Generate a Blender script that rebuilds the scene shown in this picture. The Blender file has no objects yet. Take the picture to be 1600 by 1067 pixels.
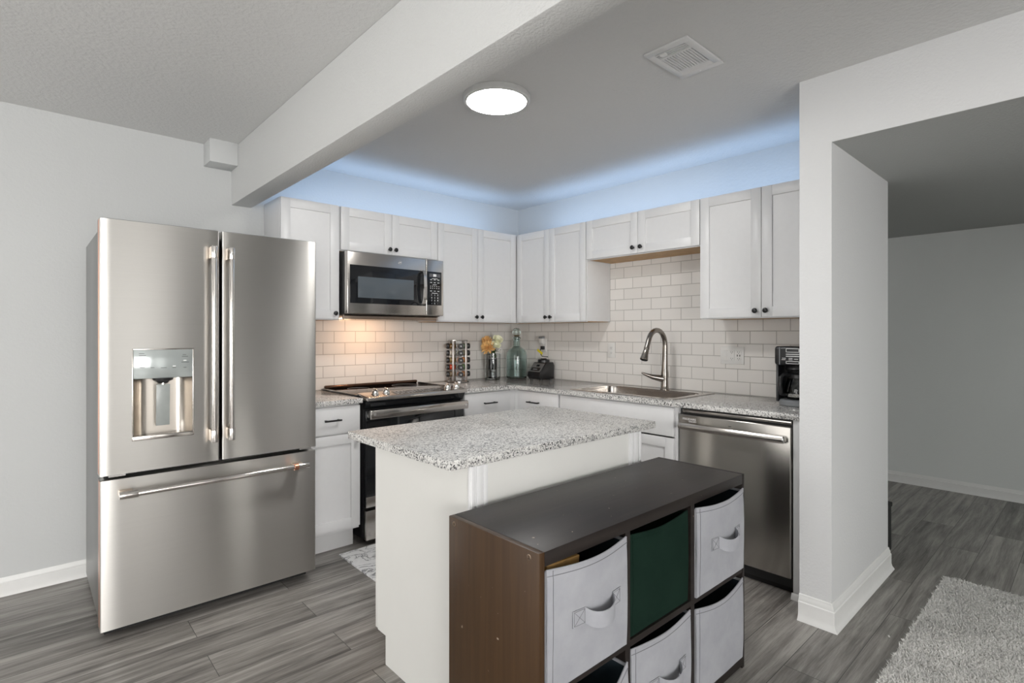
import bpy, bmesh, math, random
from mathutils import Matrix, Vector, noise as mnoise
R = math.radians
sc = bpy.context.scene
col = sc.collection
random.seed(7)

# ------------------------------------------------------------------ camera
CAM = (-3.4432, -3.6909, 1.3119)
cd = bpy.data.cameras.new('camera'); cam = bpy.data.objects.new('camera', cd); col.objects.link(cam)
cd.sensor_fit = 'HORIZONTAL'; cd.sensor_width = 36.0; cd.lens = 836.806 / 1600 * 36
cd.shift_x = 0.00057; cd.shift_y = -0.0080; cd.clip_start = 0.05
cam.location = CAM; cam.rotation_euler = (R(90), 0, R(47.7135 - 90)); sc.camera = cam

# ------------------------------------------------------------------ world, lamps, exposure
w = bpy.data.worlds.new('world'); sc.world = w; w.use_nodes = True
w.node_tree.nodes['Background'].inputs[0].default_value = (0.75, 0.85, 1.0, 1)
w.node_tree.nodes['Background'].inputs[1].default_value = 0.3
vs = sc.view_settings
sc.display_settings.display_device = 'sRGB'
vs.view_transform = 'Standard'; vs.look = 'None'; vs.gamma = 1.0; vs.use_curve_mapping = False
vs.exposure = 0.06
sc.cycles.use_denoising = True
sc.cycles.max_bounces = 8; sc.cycles.diffuse_bounces = 5
sc.cycles.sample_clamp_indirect = 6.0

def area_lamp(name, loc, rot, sx, sy, power, color):
    l = bpy.data.lights.new(name, 'AREA'); l.shape = 'RECTANGLE'; l.size = sx; l.size_y = sy
    l.energy = power; l.color = color
    o = bpy.data.objects.new(name, l); o.location = loc; o.rotation_euler = rot; col.objects.link(o)
    return o
BLUE = (0.44, 0.66, 1.0)
# LED strips lying on the wall cabinets, shining up at the wall and the ceiling
area_lamp('cabinet_strip_lamp', (-1.30, -0.25, 2.185), (R(138), 0, 0), 1.9, 0.05, 2.6, BLUE)
area_lamp('cabinet_strip_lamp', (-0.25, -1.55, 2.185), (R(138), 0, R(-90)), 2.3, 0.05, 3.2, BLUE)
# cooktop lamp under the microwave
area_lamp('cooktop_lamp', (-1.60, -0.27, 1.4255), (R(18), 0, 0), 0.12, 0.04, 2.2, (1.0, 0.60, 0.34))
# unseen fill light added to brighten the hall, out of frame to the right
area_lamp('hall_fill_light', (1.0, -5.0, 2.14), (0, 0, 0), .5, .5, 16.0, (.95, 1.0, .95))
# daylight through the living room windows (behind and beside the viewpoint)
WIN_EMIT = {'window_1': 3.7, 'window_2': 16.0, 'window_3': 2.6, 'window_4': 2.4}
LAMP_EMIT = 80.0

# ------------------------------------------------------------------ mesh helpers
MA = Matrix(((1, 0, 0, 0), (0, -1, 0, 0), (0, 0, 1, 0), (0, 0, 0, 1)))   # (u along +x, v out of the back wall, w up)
MBW = Matrix(((0, -1, 0, 0), (-1, 0, 0, 0), (0, 0, 1, 0), (0, 0, 0, 1)))  # (u along -y, v out of the sink wall, w up)
ID = Matrix.Identity(4)
WLOC = {}

def frame(origin, rz=0.0):
    return Matrix.Translation(origin) @ Matrix.Rotation(rz, 4, 'Z')

class MB:
    def __init__(s, M=ID):
        s.bm = bmesh.new(); s.M = M
    def add(s, t):
        me = bpy.data.meshes.new('t'); t.to_mesh(me); t.free(); me.transform(s.M); s.bm.from_mesh(me); bpy.data.meshes.remove(me); return s
    def box(s, a0, a1, b0, b1, c0, c1, bev=0.0, seg=2, rot=None, vert_only=False):
        t = bmesh.new(); bmesh.ops.create_cube(t, size=1.0)
        c = Vector(((a0 + a1) / 2, (b0 + b1) / 2, (c0 + c1) / 2)); d = Vector((abs(a1 - a0), abs(b1 - b0), abs(c1 - c0)))
        for v in t.verts: v.co = Vector((v.co.x * d.x, v.co.y * d.y, v.co.z * d.z))
        if bev > 0:
            es = [e for e in t.edges if (not vert_only) or abs((e.verts[0].co - e.verts[1].co).normalized().z) > .9]
            bmesh.ops.bevel(t, geom=es, offset=min(bev, min(d) * .49), segments=seg, profile=.5, affect='EDGES')
        if rot is not None: t.transform(rot)
        for v in t.verts: v.co += c
        return s.add(t)
    def cyl(s, p0, p1, r, r2=None, n=24, bev=0.0):
        p0 = Vector(p0); p1 = Vector(p1); d = p1 - p0; L = d.length
        t = bmesh.new(); bmesh.ops.create_cone(t, cap_ends=True, segments=n, radius1=r, radius2=r if r2 is None else r2, depth=L)
        if bev > 0:
            es = [e for e in t.edges if abs(e.verts[0].co.z - e.verts[1].co.z) < 1e-6]
            bmesh.ops.bevel(t, geom=es, offset=bev, segments=3, profile=.5, affect='EDGES')
        q = Vector((0, 0, 1)).rotation_difference(d.normalized())
        t.transform(Matrix.Translation((p0 + p1) / 2) @ q.to_matrix().to_4x4())
        return s.add(t)
    def sphere(s, c, r, sc_=(1, 1, 1), n=20, rot=None):
        t = bmesh.new(); bmesh.ops.create_uvsphere(t, u_segments=n, v_segments=max(8, n // 2), radius=r)
        t.transform(Matrix.Diagonal((*sc_, 1)))
        if rot is not None: t.transform(rot)
        t.transform(Matrix.Translation(c)); return s.add(t)
    def lathe(s, prof, c=(0, 0, 0), n=40, rot=None, closed=False):
        t = bmesh.new(); rings = []
        for r, z in prof:
            if r < 1e-6: rings.append([t.verts.new((0, 0, z))])
            else: rings.append([t.verts.new((r * math.cos(2 * math.pi * i / n), r * math.sin(2 * math.pi * i / n), z)) for i in range(n)])
        pairs = list(zip(rings, rings[1:])) + ([(rings[-1], rings[0])] if closed else [])
        for a, b in pairs:
            for i in range(n):
                j = (i + 1) % n
                if len(a) == 1 and len(b) == 1: continue
                if len(a) == 1: t.faces.new((a[0], b[i], b[j]))
                elif len(b) == 1: t.faces.new((a[i], a[j], b[0]))
                else: t.faces.new((a[i], a[j], b[j], b[i]))
        if rot is not None: t.transform(rot)
        t.transform(Matrix.Translation(c)); return s.add(t)
    def tube(s, pts, r, n=12, cap=True):
        pts = [Vector(p) for p in pts]; rs = r if isinstance(r, (list, tuple)) else [r] * len(pts)
        t = bmesh.new(); rings = []; up = None
        for i, p in enumerate(pts):
            d = (pts[min(i + 1, len(pts) - 1)] - pts[max(i - 1, 0)]).normalized()
            if up is None:
                up = d.orthogonal().normalized()
            else:
                up = (up - d * up.dot(d)).normalized()
            sd = d.cross(up)
            rings.append([t.verts.new(p + (up * math.cos(2 * math.pi * k / n) + sd * math.sin(2 * math.pi * k / n)) * rs[i]) for k in range(n)])
        for a, b in zip(rings, rings[1:]):
            for k in range(n): t.faces.new((a[k], a[(k + 1) % n], b[(k + 1) % n], b[k]))
        if cap: t.faces.new(rings[0]); t.faces.new(rings[-1])
        return s.add(t)
    def prism(s, poly, u0, u1, plane='vw', bev=0.0):
        """poly in two of the local axes, extruded along the third"""
        t = bmesh.new(); f = {'vw': lambda p, u: (u, p[0], p[1]), 'uw': lambda p, u: (p[0], u, p[1]), 'uv': lambda p, u: (p[0], p[1], u)}[plane]
        a = [t.verts.new(f(p, u0)) for p in poly]; b = [t.verts.new(f(p, u1)) for p in poly]
        t.faces.new(a); t.faces.new(b[::-1])
        for i in range(len(poly)):
            j = (i + 1) % len(poly); t.faces.new((a[j], a[i], b[i], b[j]))
        if bev > 0: bmesh.ops.bevel(t, geom=list(t.edges), offset=bev, segments=2, profile=.5, affect='EDGES')
        return s.add(t)
    def slab(s, fn_front, fn_back, nu, nw):
        """closed sheet between two surfaces given over the unit square"""
        t = bmesh.new()
        A = [[t.verts.new(fn_front(i / nu, j / nw)) for j in range(nw + 1)] for i in range(nu + 1)]
        B = [[t.verts.new(fn_back(i / nu, j / nw)) for j in range(nw + 1)] for i in range(nu + 1)]
        for i in range(nu):
            for j in range(nw):
                t.faces.new((A[i][j], A[i + 1][j], A[i + 1][j + 1], A[i][j + 1])); t.faces.new((B[i][j], B[i][j + 1], B[i + 1][j + 1], B[i + 1][j]))
        for i in range(nu):
            t.faces.new((A[i][0], B[i][0], B[i + 1][0], A[i + 1][0])); t.faces.new((A[i][nw], A[i + 1][nw], B[i + 1][nw], B[i][nw]))
        for j in range(nw):
            t.faces.new((A[0][j], A[0][j + 1], B[0][j + 1], B[0][j])); t.faces.new((A[nu][j], B[nu][j], B[nu][j + 1], A[nu][j + 1]))
        return s.add(t)
    def build(s, name, mat, parent=None, angle=35, recalc=True):
        if recalc: bmesh.ops.recalc_face_normals(s.bm, faces=s.bm.faces)
        me = bpy.data.meshes.new(name); s.bm.to_mesh(me); s.bm.free()
        if parent is not None:
            off = WLOC[parent.name]
        else:
            xs = [v.co for v in me.vertices]
            off = Vector(((min(v.x for v in xs) + max(v.x for v in xs)) / 2, (min(v.y for v in xs) + max(v.y for v in xs)) / 2, min(v.z for v in xs)))
        me.transform(Matrix.Translation(-off))
        me.polygons.foreach_set('use_smooth', [True] * len(me.polygons)); me.set_sharp_from_angle(angle=R(angle))
        me.materials.append(mat)
        o = bpy.data.objects.new(name, me); col.objects.link(o)
        if parent is not None: o.parent = parent
        else: o.location = off
        WLOC[o.name] = off
        return o

def tag(o, label, cat, group=None):
    o['label'] = label; o['category'] = cat
    if group: o['group'] = group
    return o
def thing(name, loc, label, cat, group=None):
    o = bpy.data.objects.new(name, None); o.location = loc; o.empty_display_size = .05; col.objects.link(o); WLOC[o.name] = Vector(loc)
    return tag(o, label, cat, group)
def struct(mb, name, mat):
    o = mb.build(name, mat); o['kind'] = 'structure'; return o
def cut(o, mb):
    """subtract the cutter's shape from a finished mesh"""
    bmesh.ops.recalc_face_normals(mb.bm, faces=mb.bm.faces)
    me = bpy.data.meshes.new('cutter'); mb.bm.to_mesh(me); mb.bm.free()
    c = bpy.data.objects.new('cutter', me); col.objects.link(c)
    c.location = -WLOC[o.name] + (o.location if o.parent is None else Vector((0, 0, 0)))
    if o.parent is not None: c.parent = None; c.location = Vector((0, 0, 0))
    md = o.modifiers.new('cut', 'BOOLEAN'); md.object = c; md.operation = 'DIFFERENCE'; md.solver = 'EXACT'
    bpy.context.view_layer.update()
    dg = bpy.context.evaluated_depsgraph_get()
    nm = bpy.data.meshes.new_from_object(o.evaluated_get(dg)); o.modifiers.remove(md)
    nm.set_sharp_from_angle(angle=R(35))
    o.data = nm; bpy.data.objects.remove(c)
    return o
def text(name, body, size, pos, right, up, mat, parent, ext=0.0004):
    cu = bpy.data.curves.new('txt', 'FONT'); cu.body = body; cu.size = size; cu.extrude = ext; cu.align_x = 'CENTER'; cu.align_y = 'CENTER'
    t = bpy.data.objects.new('txt', cu); col.objects.link(t)
    bpy.context.view_layer.update(); dg = bpy.context.evaluated_depsgraph_get()
    me = bpy.data.meshes.new_from_object(t.evaluated_get(dg)); bpy.data.objects.remove(t)
    r = Vector(right).normalized(); u = Vector(up).normalized(); n = r.cross(u)
    M = Matrix(((r.x, u.x, n.x, pos[0]), (r.y, u.y, n.y, pos[1]), (r.z, u.z, n.z, pos[2]), (0, 0, 0, 1)))
    mb = MB(M); bm2 = bmesh.new(); bm2.from_mesh(me); mb.add(bm2)
    return mb.build(name, mat, parent)

# ------------------------------------------------------------------ materials
def new_mat(name):
    m = bpy.data.materials.new(name); m.use_nodes = True
    nt = m.node_tree; b = nt.nodes['Principled BSDF']; return m, nt, b
def N(nt, t, **kw):
    n = nt.nodes.new(t)
    for k, v in kw.items():
        if k.startswith('i_'): n.inputs[k[2:].replace('_', ' ')].default_value = v
        else: setattr(n, k, v)
    return n
def pos(nt, scale=(1, 1, 1), rot=(0, 0, 0), loc=(0, 0, 0)):
    g = N(nt, 'ShaderNodeNewGeometry'); mp = N(nt, 'ShaderNodeMapping'); mp.inputs['Scale'].default_value = scale; mp.inputs['Rotation'].default_value = rot; mp.inputs['Location'].default_value = loc
    nt.links.new(g.outputs['Position'], mp.inputs['Vector']); return mp.outputs['Vector']
def ramp(nt, fac, stops, interp='LINEAR'):
    r = N(nt, 'ShaderNodeValToRGB'); r.color_ramp.interpolation = interp
    el = r.color_ramp.elements
    while len(el) < len(stops): el.new(0.5)
    for e, (p, c) in zip(el, stops):
        e.position = p; e.color = (*c, 1) if len(c) == 3 else c
    nt.links.new(fac, r.inputs['Fac']); return r.outputs['Color']
def bump(nt, b, h, strength, dist):
    bp = N(nt, 'ShaderNodeBump'); bp.inputs['Strength'].default_value = strength; bp.inputs['Distance'].default_value = dist
    nt.links.new(h, bp.inputs['Height']); nt.links.new(bp.outputs['Normal'], b.inputs['Normal'])
def setp(b, color=None, rough=None, metal=None, **kw):
    if color is not None: b.inputs['Base Color'].default_value = (*color, 1)
    if rough is not None: b.inputs['Roughness'].default_value = rough
    if metal is not None: b.inputs['Metallic'].default_value = metal
    for k, v in kw.items(): b.inputs[k.replace('_', ' ')].default_value = v
def plain(name, color, rough=.5, metal=0.0, var=.04, nscale=30, bmp=0.0, **kw):
    m, nt, b = new_mat(name); setp(b, color, rough, metal, **kw)
    n = N(nt, 'ShaderNodeTexNoise', i_Scale=nscale, i_Detail=3.0); nt.links.new(pos(nt), n.inputs['Vector'])
    c0 = tuple(max(0, c * (1 - var)) for c in color); c1 = tuple(min(1, c * (1 + var)) for c in color)
    nt.links.new(ramp(nt, n.outputs['Fac'], [(.3, c0), (.7, c1)]), b.inputs['Base Color'])
    if bmp: bump(nt, b, n.outputs['Fac'], bmp, .002)
    return m
def emit(name, color, strength):
    m, nt, b = new_mat(name); setp(b, (0, 0, 0), .5); b.inputs['Emission Color'].default_value = (*color, 1); b.inputs['Emission Strength'].default_value = strength; return m
def paint(name, color, bs, strength, rough=.6):
    m, nt, b = new_mat(name); setp(b, color, rough)
    n = N(nt, 'ShaderNodeTexNoise', i_Scale=bs, i_Detail=4.0, i_Roughness=.6); nt.links.new(pos(nt), n.inputs['Vector'])
    h = ramp(nt, n.outputs['Fac'], [(.38, (0, 0, 0)), (.62, (1, 1, 1))])
    bump(nt, b, h, strength, .004)
    return m
M = {}
M['wall'] = paint('wall_paint', (.53, .54, .54), 60, .10)
M['wall_dark'] = paint('dark_wall_paint', (.16, .165, .17), 60, .10)  # dark so the added wall dims the reflection in the fridge's right door
M['wall_hall'] = paint('hall_paint_lightened', (.68, .70, .69), 60, .10)  # lighter than the other walls, standing in for light in the hall
M['texture'] = paint('orange_peel_paint', (.66, .665, .66), 110, .32)
M['ceiling_hall'] = paint('hall_ceiling_shaded', (.44, .45, .44), 110, .28)  # darker copy of the ceiling paint; the soffit's shade is in the colour
M['pier'] = paint('pier_paint', (.66, .665, .67), 90, .16)
M['ceiling'] = paint('ceiling_paint', (.63, .63, .625), 55, .30)
M['trim'] = plain('trim_paint', (.74, .74, .73), .35, var=.01)
M['cab'] = plain('cabinet_paint', (.70, .70, .705), .34, var=.01)
M['cab_warm'] = plain('island_paint', (.70, .695, .67), .38, var=.012, nscale=6)
M['black'] = plain('black_metal', (.012, .012, .013), .32, .3)
M['black_plastic'] = plain('black_plastic', (.012, .012, .013), .3)
M['dark_gap'] = plain('dark_gap', (.008, .008, .008), .7)
M['gray_plastic'] = plain('gray_plastic', (.22, .23, .24), .4)
M['white_plastic'] = plain('white_plastic', (.72, .71, .69), .35, var=.01)
M['mark_white'] = plain('white_print', (.75, .75, .75), .5)
M['mark_dark'] = plain('dark_print', (.06, .06, .06), .5)
M['mark_gray'] = plain('gray_print', (.25, .25, .26), .5)
M['chrome'] = plain('chrome', (.75, .74, .72), .1, 1.0, var=.0)
M['bronze'] = plain('brushed_bronze', (.46, .37, .29), .3, 1.0)
M['copper'] = plain('copper', (.62, .30, .19), .28, 1.0)
M['nickel'] = plain('brushed_nickel', (.28, .255, .23), .24, 1.0)
M['glass_black'] = plain('black_glass', (.010, .011, .013), .05, var=.0)
M['glass_window'] = plain('oven_window_glass', (.085, .10, .115), .08, var=.0)
M['diffuser'] = emit('lamp_diffuser', (1.0, .985, .96), LAMP_EMIT)
M['wood_under'] = plain('raw_wood', (.46, .27, .11), .5, var=.15, nscale=20)
M['cardboard'] = plain('brown_board', (.20, .11, .03), .6, var=.3, nscale=20)

ROT = 0.25
def steel(name, color, rough, axis='Z', aniso=.75, streak=(1.2, 1.2, 260), wavy=.0):
    m, nt, b = new_mat(name); setp(b, color, rough, 1.0, Anisotropic=aniso)
    tg = N(nt, 'ShaderNodeTangent', direction_type='RADIAL', axis=axis); nt.links.new(tg.outputs['Tangent'], b.inputs['Tangent']); b.inputs['Anisotropic Rotation'].default_value = ROT
    n = N(nt, 'ShaderNodeTexNoise', i_Scale=1.0, i_Detail=5.0, i_Roughness=.7); nt.links.new(pos(nt, streak), n.inputs['Vector'])
    k = color
    nt.links.new(ramp(nt, n.outputs['Fac'], [(.3, tuple(c * .98 for c in k)), (.7, tuple(min(1, c * 1.02) for c in k))]), b.inputs['Base Color'])
    mr = N(nt, 'ShaderNodeMapRange'); mr.inputs['To Min'].default_value = rough * .96; mr.inputs['To Max'].default_value = rough * 1.04
    nt.links.new(n.outputs['Fac'], mr.inputs['Value']); nt.links.new(mr.outputs['Result'], b.inputs['Roughness'])
    if wavy:
        n2 = N(nt, 'ShaderNodeTexNoise', i_Scale=1.0, i_Detail=1.0); nt.links.new(pos(nt, (2.6, 2.6, .9)), n2.inputs['Vector'])
        bump(nt, b, n2.outputs['Fac'], wavy, .02)
    return m
M['steel'] = steel('brushed_steel', (.58, .565, .54), .30, aniso=.93, wavy=.03)
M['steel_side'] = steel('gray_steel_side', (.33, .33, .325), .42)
M['steel_dw'] = steel('dishwasher_steel', (.50, .48, .45), .24, wavy=.02)
M['steel_plain'] = steel('polished_steel', (.56, .53, .50), .20, aniso=.5)
M['steel_dark'] = steel('dark_steel', (.34, .33, .32), .25, aniso=.5)

def granite(name, rough):
    m, nt, b = new_mat(name); setp(b, None, rough)
    g = N(nt, 'ShaderNodeNewGeometry')
    nz = N(nt, 'ShaderNodeTexNoise', i_Scale=210.0, i_Detail=2.0); nt.links.new(g.outputs['Position'], nz.inputs['Vector'])
    ad = N(nt, 'ShaderNodeVectorMath', operation='MULTIPLY_ADD'); ad.inputs[1].default_value = (.0055, .0055, .0055)
    nt.links.new(nz.outputs['Color'], ad.inputs[0]); nt.links.new(g.outputs['Position'], ad.inputs[2])
    v = N(nt, 'ShaderNodeTexVoronoi', i_Scale=225.0); nt.links.new(ad.outputs['Vector'], v.inputs['Vector'])
    sp = N(nt, 'ShaderNodeSeparateColor'); nt.links.new(v.outputs['Color'], sp.inputs['Color'])
    big = N(nt, 'ShaderNodeTexNoise', i_Scale=7.0, i_Detail=3.0); nt.links.new(g.outputs['Position'], big.inputs['Vector'])
    mx = N(nt, 'ShaderNodeMath', operation='MULTIPLY_ADD'); mx.inputs[1].default_value = .55; mx.inputs[2].default_value = -.27
    nt.links.new(big.outputs['Fac'], mx.inputs[0])
    sm = N(nt, 'ShaderNodeMath', operation='ADD'); nt.links.new(sp.outputs['Red'], sm.inputs[0]); nt.links.new(mx.outputs['Value'], sm.inputs[1])
    c = ramp(nt, sm.outputs['Value'], [(0, (.58, .57, .55)), (.22, (.70, .69, .67)), (.42, (.44, .43, .42)), (.58, (.62, .61, .59)), (.72, (.27, .27, .265)), (.84, (.12, .12, .12)), (.93, (.03, .03, .032))], 'CONSTANT')
    nt.links.new(c, b.inputs['Base Color']); return m
M['granite'] = granite('granite', .10); M['granite_honed'] = granite('granite_honed', .30)

def tile(name, axis):
    m, nt, b = new_mat(name); setp(b, None, .14)
    g = N(nt, 'ShaderNodeNewGeometry'); sp = N(nt, 'ShaderNodeSeparateXYZ'); nt.links.new(g.outputs['Position'], sp.inputs[0])
    cb = N(nt, 'ShaderNodeCombineXYZ')
    ao = N(nt, 'ShaderNodeMath', operation='ADD'); ao.inputs[1].default_value = {'X': 20 * .1625 + 1.887, 'Y': 20 * .1625 + 1.94}[axis]
    zo = N(nt, 'ShaderNodeMath', operation='ADD'); zo.inputs[1].default_value = -.914
    nt.links.new(sp.outputs[axis], ao.inputs[0]); nt.links.new(sp.outputs['Z'], zo.inputs[0])
    nt.links.new(ao.outputs[0], cb.inputs['X']); nt.links.new(zo.outputs[0], cb.inputs['Y'])
    br = N(nt, 'ShaderNodeTexBrick', offset=.5, offset_frequency=2, squash=1.0)
    for k, v in (('Scale', 1.0), ('Mortar Size', .0028), ('Mortar Smooth', .25), ('Bias', 0.0), ('Brick Width', .1625), ('Row Height', .0825)): br.inputs[k].default_value = v
    br.inputs['Color1'].default_value = (.70, .675, .645, 1); br.inputs['Color2'].default_value = (.74, .715, .685, 1); br.inputs['Mortar'].default_value = (.43, .41, .385, 1)
    nt.links.new(cb.outputs[0], br.inputs['Vector']); nt.links.new(br.outputs['Color'], b.inputs['Base Color'])
    mr = N(nt, 'ShaderNodeMapRange'); mr.inputs['To Min'].default_value = .12; mr.inputs['To Max'].default_value = .7
    nt.links.new(br.outputs['Fac'], mr.inputs['Value']); nt.links.new(mr.outputs[0], b.inputs['Roughness'])
    iv = N(nt, 'ShaderNodeMath', operation='SUBTRACT'); iv.inputs[0].default_value = 1.0; nt.links.new(br.outputs['Fac'], iv.inputs[1])
    bump(nt, b, iv.outputs[0], .5, .0015); return m
M['tile_a'] = tile('subway_tile', 'X'); M['tile_b'] = tile('subway_tile_sink', 'Y')

def planks():
    m, nt, b = new_mat('vinyl_planks'); setp(b, None, .38)
    v = pos(nt)
    br = N(nt, 'ShaderNodeTexBrick', offset=.37, offset_frequency=2)
    for k, x in (('Scale', 1.0), ('Mortar Size', .0012), ('Mortar Smooth', .1), ('Bias', 0.0), ('Brick Width', 1.22), ('Row Height', .178)): br.inputs[k].default_value = x
    br.inputs['Color1'].default_value = (0, 0, 0, 1); br.inputs['Color2'].default_value = (1, 1, 1, 1); br.inputs['Mortar'].default_value = (.5, .5, .5, 1)
    nt.links.new(v, br.inputs['Vector'])
    sp = N(nt, 'ShaderNodeSeparateColor'); nt.links.new(br.outputs['Color'], sp.inputs['Color'])
    wv = N(nt, 'ShaderNodeMath', operation='MULTIPLY'); wv.inputs[1].default_value = 37.0; nt.links.new(sp.outputs['Red'], wv.inputs[0])
    n1 = N(nt, 'ShaderNodeTexNoise', noise_dimensions='4D', i_Scale=1.0, i_Detail=7.0, i_Roughness=.62, i_Distortion=.6)
    nt.links.new(pos(nt, (1.6, 26, 1)), n1.inputs['Vector']); nt.links.new(wv.outputs[0], n1.inputs['W'])
    n2 = N(nt, 'ShaderNodeTexNoise', noise_dimensions='4D', i_Scale=1.0, i_Detail=4.0, i_Roughness=.7)
    nt.links.new(pos(nt, (9, 210, 1)), n2.inputs['Vector']); nt.links.new(wv.outputs[0], n2.inputs['W'])
    n3 = N(nt, 'ShaderNodeTexNoise', noise_dimensions='4D', i_Scale=1.0, i_Detail=2.0)
    nt.links.new(pos(nt, (2.2, 5, 1)), n3.inputs['Vector']); nt.links.new(wv.outputs[0], n3.inputs['W'])
    def madd(a, k, c):
        q = N(nt, 'ShaderNodeMath', operation='MULTIPLY_ADD'); q.inputs[1].default_value = k
        nt.links.new(a, q.inputs[0])
        if isinstance(c, float): q.inputs[2].default_value = c
        else: nt.links.new(c, q.inputs[2])
        return q.outputs[0]
    s = madd(n1.outputs['Fac'], 1.15, -.43); s = madd(n2.outputs['Fac'], .48, s); s = madd(n3.outputs['Fac'], .25, s); s = madd(sp.outputs['Red'], .16, s)
    c = ramp(nt, s, [(.28, (.048, .044, .040)), (.44, (.135, .125, .115)), (.60, (.235, .220, .204)), (.80, (.38, .36, .335))])
    mx = N(nt, 'ShaderNodeMix', data_type='RGBA'); mx.inputs['B'].default_value = (.035, .033, .031, 1)
    nt.links.new(br.outputs['Fac'], mx.inputs['Factor']); nt.links.new(c, mx.inputs['A']); nt.links.new(mx.outputs['Result'], b.inputs['Base Color'])
    bump(nt, b, s, .2, .002); return m
M['floor'] = planks()

def espresso(name, dark, light, axis):
    m, nt, b = new_mat(name); setp(b, None, .42); b.inputs['Specular IOR Level'].default_value = .32
    sc3 = {'X': (2.5, 60, 60), 'Z': (60, 60, 2.5)}[axis]
    n = N(nt, 'ShaderNodeTexNoise', i_Scale=1.0, i_Detail=5.0, i_Distortion=.4); nt.links.new(pos(nt, sc3), n.inputs['Vector'])
    c = ramp(nt, n.outputs['Fac'], [(.3, dark), (.7, light)])
    # pale chips and scuffs in the finish
    s = N(nt, 'ShaderNodeTexNoise', i_Scale=55.0, i_Detail=2.0); nt.links.new(pos(nt, (1, 1, .55)), s.inputs['Vector'])
    f = ramp(nt, s.outputs['Fac'], [(.735, (0, 0, 0)), (.76, (1, 1, 1))])
    mx = N(nt, 'ShaderNodeMix', data_type='RGBA'); mx.inputs['B'].default_value = (.32, .26, .20, 1)
    nt.links.new(f, mx.inputs['Factor']); nt.links.new(c, mx.inputs['A']); nt.links.new(mx.outputs['Result'], b.inputs['Base Color'])
    bump(nt, b, n.outputs['Fac'], .05, .001); return m
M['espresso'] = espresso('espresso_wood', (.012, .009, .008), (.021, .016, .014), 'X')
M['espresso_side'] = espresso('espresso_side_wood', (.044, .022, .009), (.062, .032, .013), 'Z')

def fabric(name, c0, c1, wv=900, rough=.9):
    m, nt, b = new_mat(name); setp(b, None, rough); b.inputs['Specular IOR Level'].default_value = .12
    n = N(nt, 'ShaderNodeTexNoise', i_Scale=9.0, i_Detail=6.0, i_Roughness=.65); nt.links.new(pos(nt), n.inputs['Vector'])
    nt.links.new(ramp(nt, n.outputs['Fac'], [(.3, c0), (.7, c1)]), b.inputs['Base Color'])
    n2 = N(nt, 'ShaderNodeTexNoise', i_Scale=wv, i_Detail=1.0); nt.links.new(pos(nt), n2.inputs['Vector'])
    bump(nt, b, n2.outputs['Fac'], .25, .001); return m
M['fabric'] = fabric('gray_canvas', (.31, .315, .34), (.37, .375, .40))
M['fabric_dark'] = fabric('navy_lining', (.018, .026, .034), (.030, .042, .052))
M['fabric_green'] = fabric('green_felt', (.004, .015, .010), (.007, .021, .014))
M['stitch'] = plain('gray_thread', (.13, .13, .14), .8)
M['rug'] = fabric('rug_backing', (.50, .49, .47), (.62, .61, .59))
def pile_mat():
    m, nt, b = new_mat('rug_yarn'); setp(b, None, .95)
    n = N(nt, 'ShaderNodeTexNoise', i_Scale=120.0, i_Detail=3.0); nt.links.new(pos(nt), n.inputs['Vector'])
    n2 = N(nt, 'ShaderNodeTexNoise', i_Scale=9.0, i_Detail=3.0); nt.links.new(pos(nt), n2.inputs['Vector'])
    ad = N(nt, 'ShaderNodeMath', operation='MULTIPLY_ADD'); ad.inputs[1].default_value = .5; nt.links.new(n2.outputs['Fac'], ad.inputs[0]); nt.links.new(n.outputs['Fac'], ad.inputs[2])
    nt.links.new(ramp(nt, ad.outputs[0], [(.5, (.52, .51, .495)), (.75, (.74, .73, .71)), (.95, (.82, .81, .79))]), b.inputs['Base Color']); return m
M['pile'] = pile_mat()
def marble():
    m, nt, b = new_mat('marble_mat_print'); setp(b, None, .4)
    v = pos(nt, (1, 1.6, 1), (0, 0, R(25)))
    n = N(nt, 'ShaderNodeTexNoise', i_Scale=7.0, i_Detail=6.0, i_Roughness=.6, i_Distortion=1.2); nt.links.new(v, n.inputs['Vector'])
    a = N(nt, 'ShaderNodeMath', operation='SUBTRACT'); a.inputs[1].default_value = .5; nt.links.new(n.outputs['Fac'], a.inputs[0])
    ab = N(nt, 'ShaderNodeMath', operation='ABSOLUTE'); nt.links.new(a.outputs[0], ab.inputs[0])
    nt.links.new(ramp(nt, ab.outputs[0], [(0, (.10, .10, .11)), (.012, (.35, .35, .36)), (.03, (.72, .72, .72)), (.2, (.80, .80, .80))]), b.inputs['Base Color']); return m
M['marble'] = marble()
def glass(name, color, rough=0.0, ior=1.45):
    m, nt, b = new_mat(name); setp(b, color, rough, 0.0, IOR=ior); b.inputs['Transmission Weight'].default_value = 1.0; return m
M['glass_clear'] = glass('clear_glass', (.93, .95, .95))
M['glass_teal'] = glass('teal_glass', (.80, .93, .915))
M['glass_smoke'] = glass('carafe_glass', (.55, .57, .58))

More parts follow.
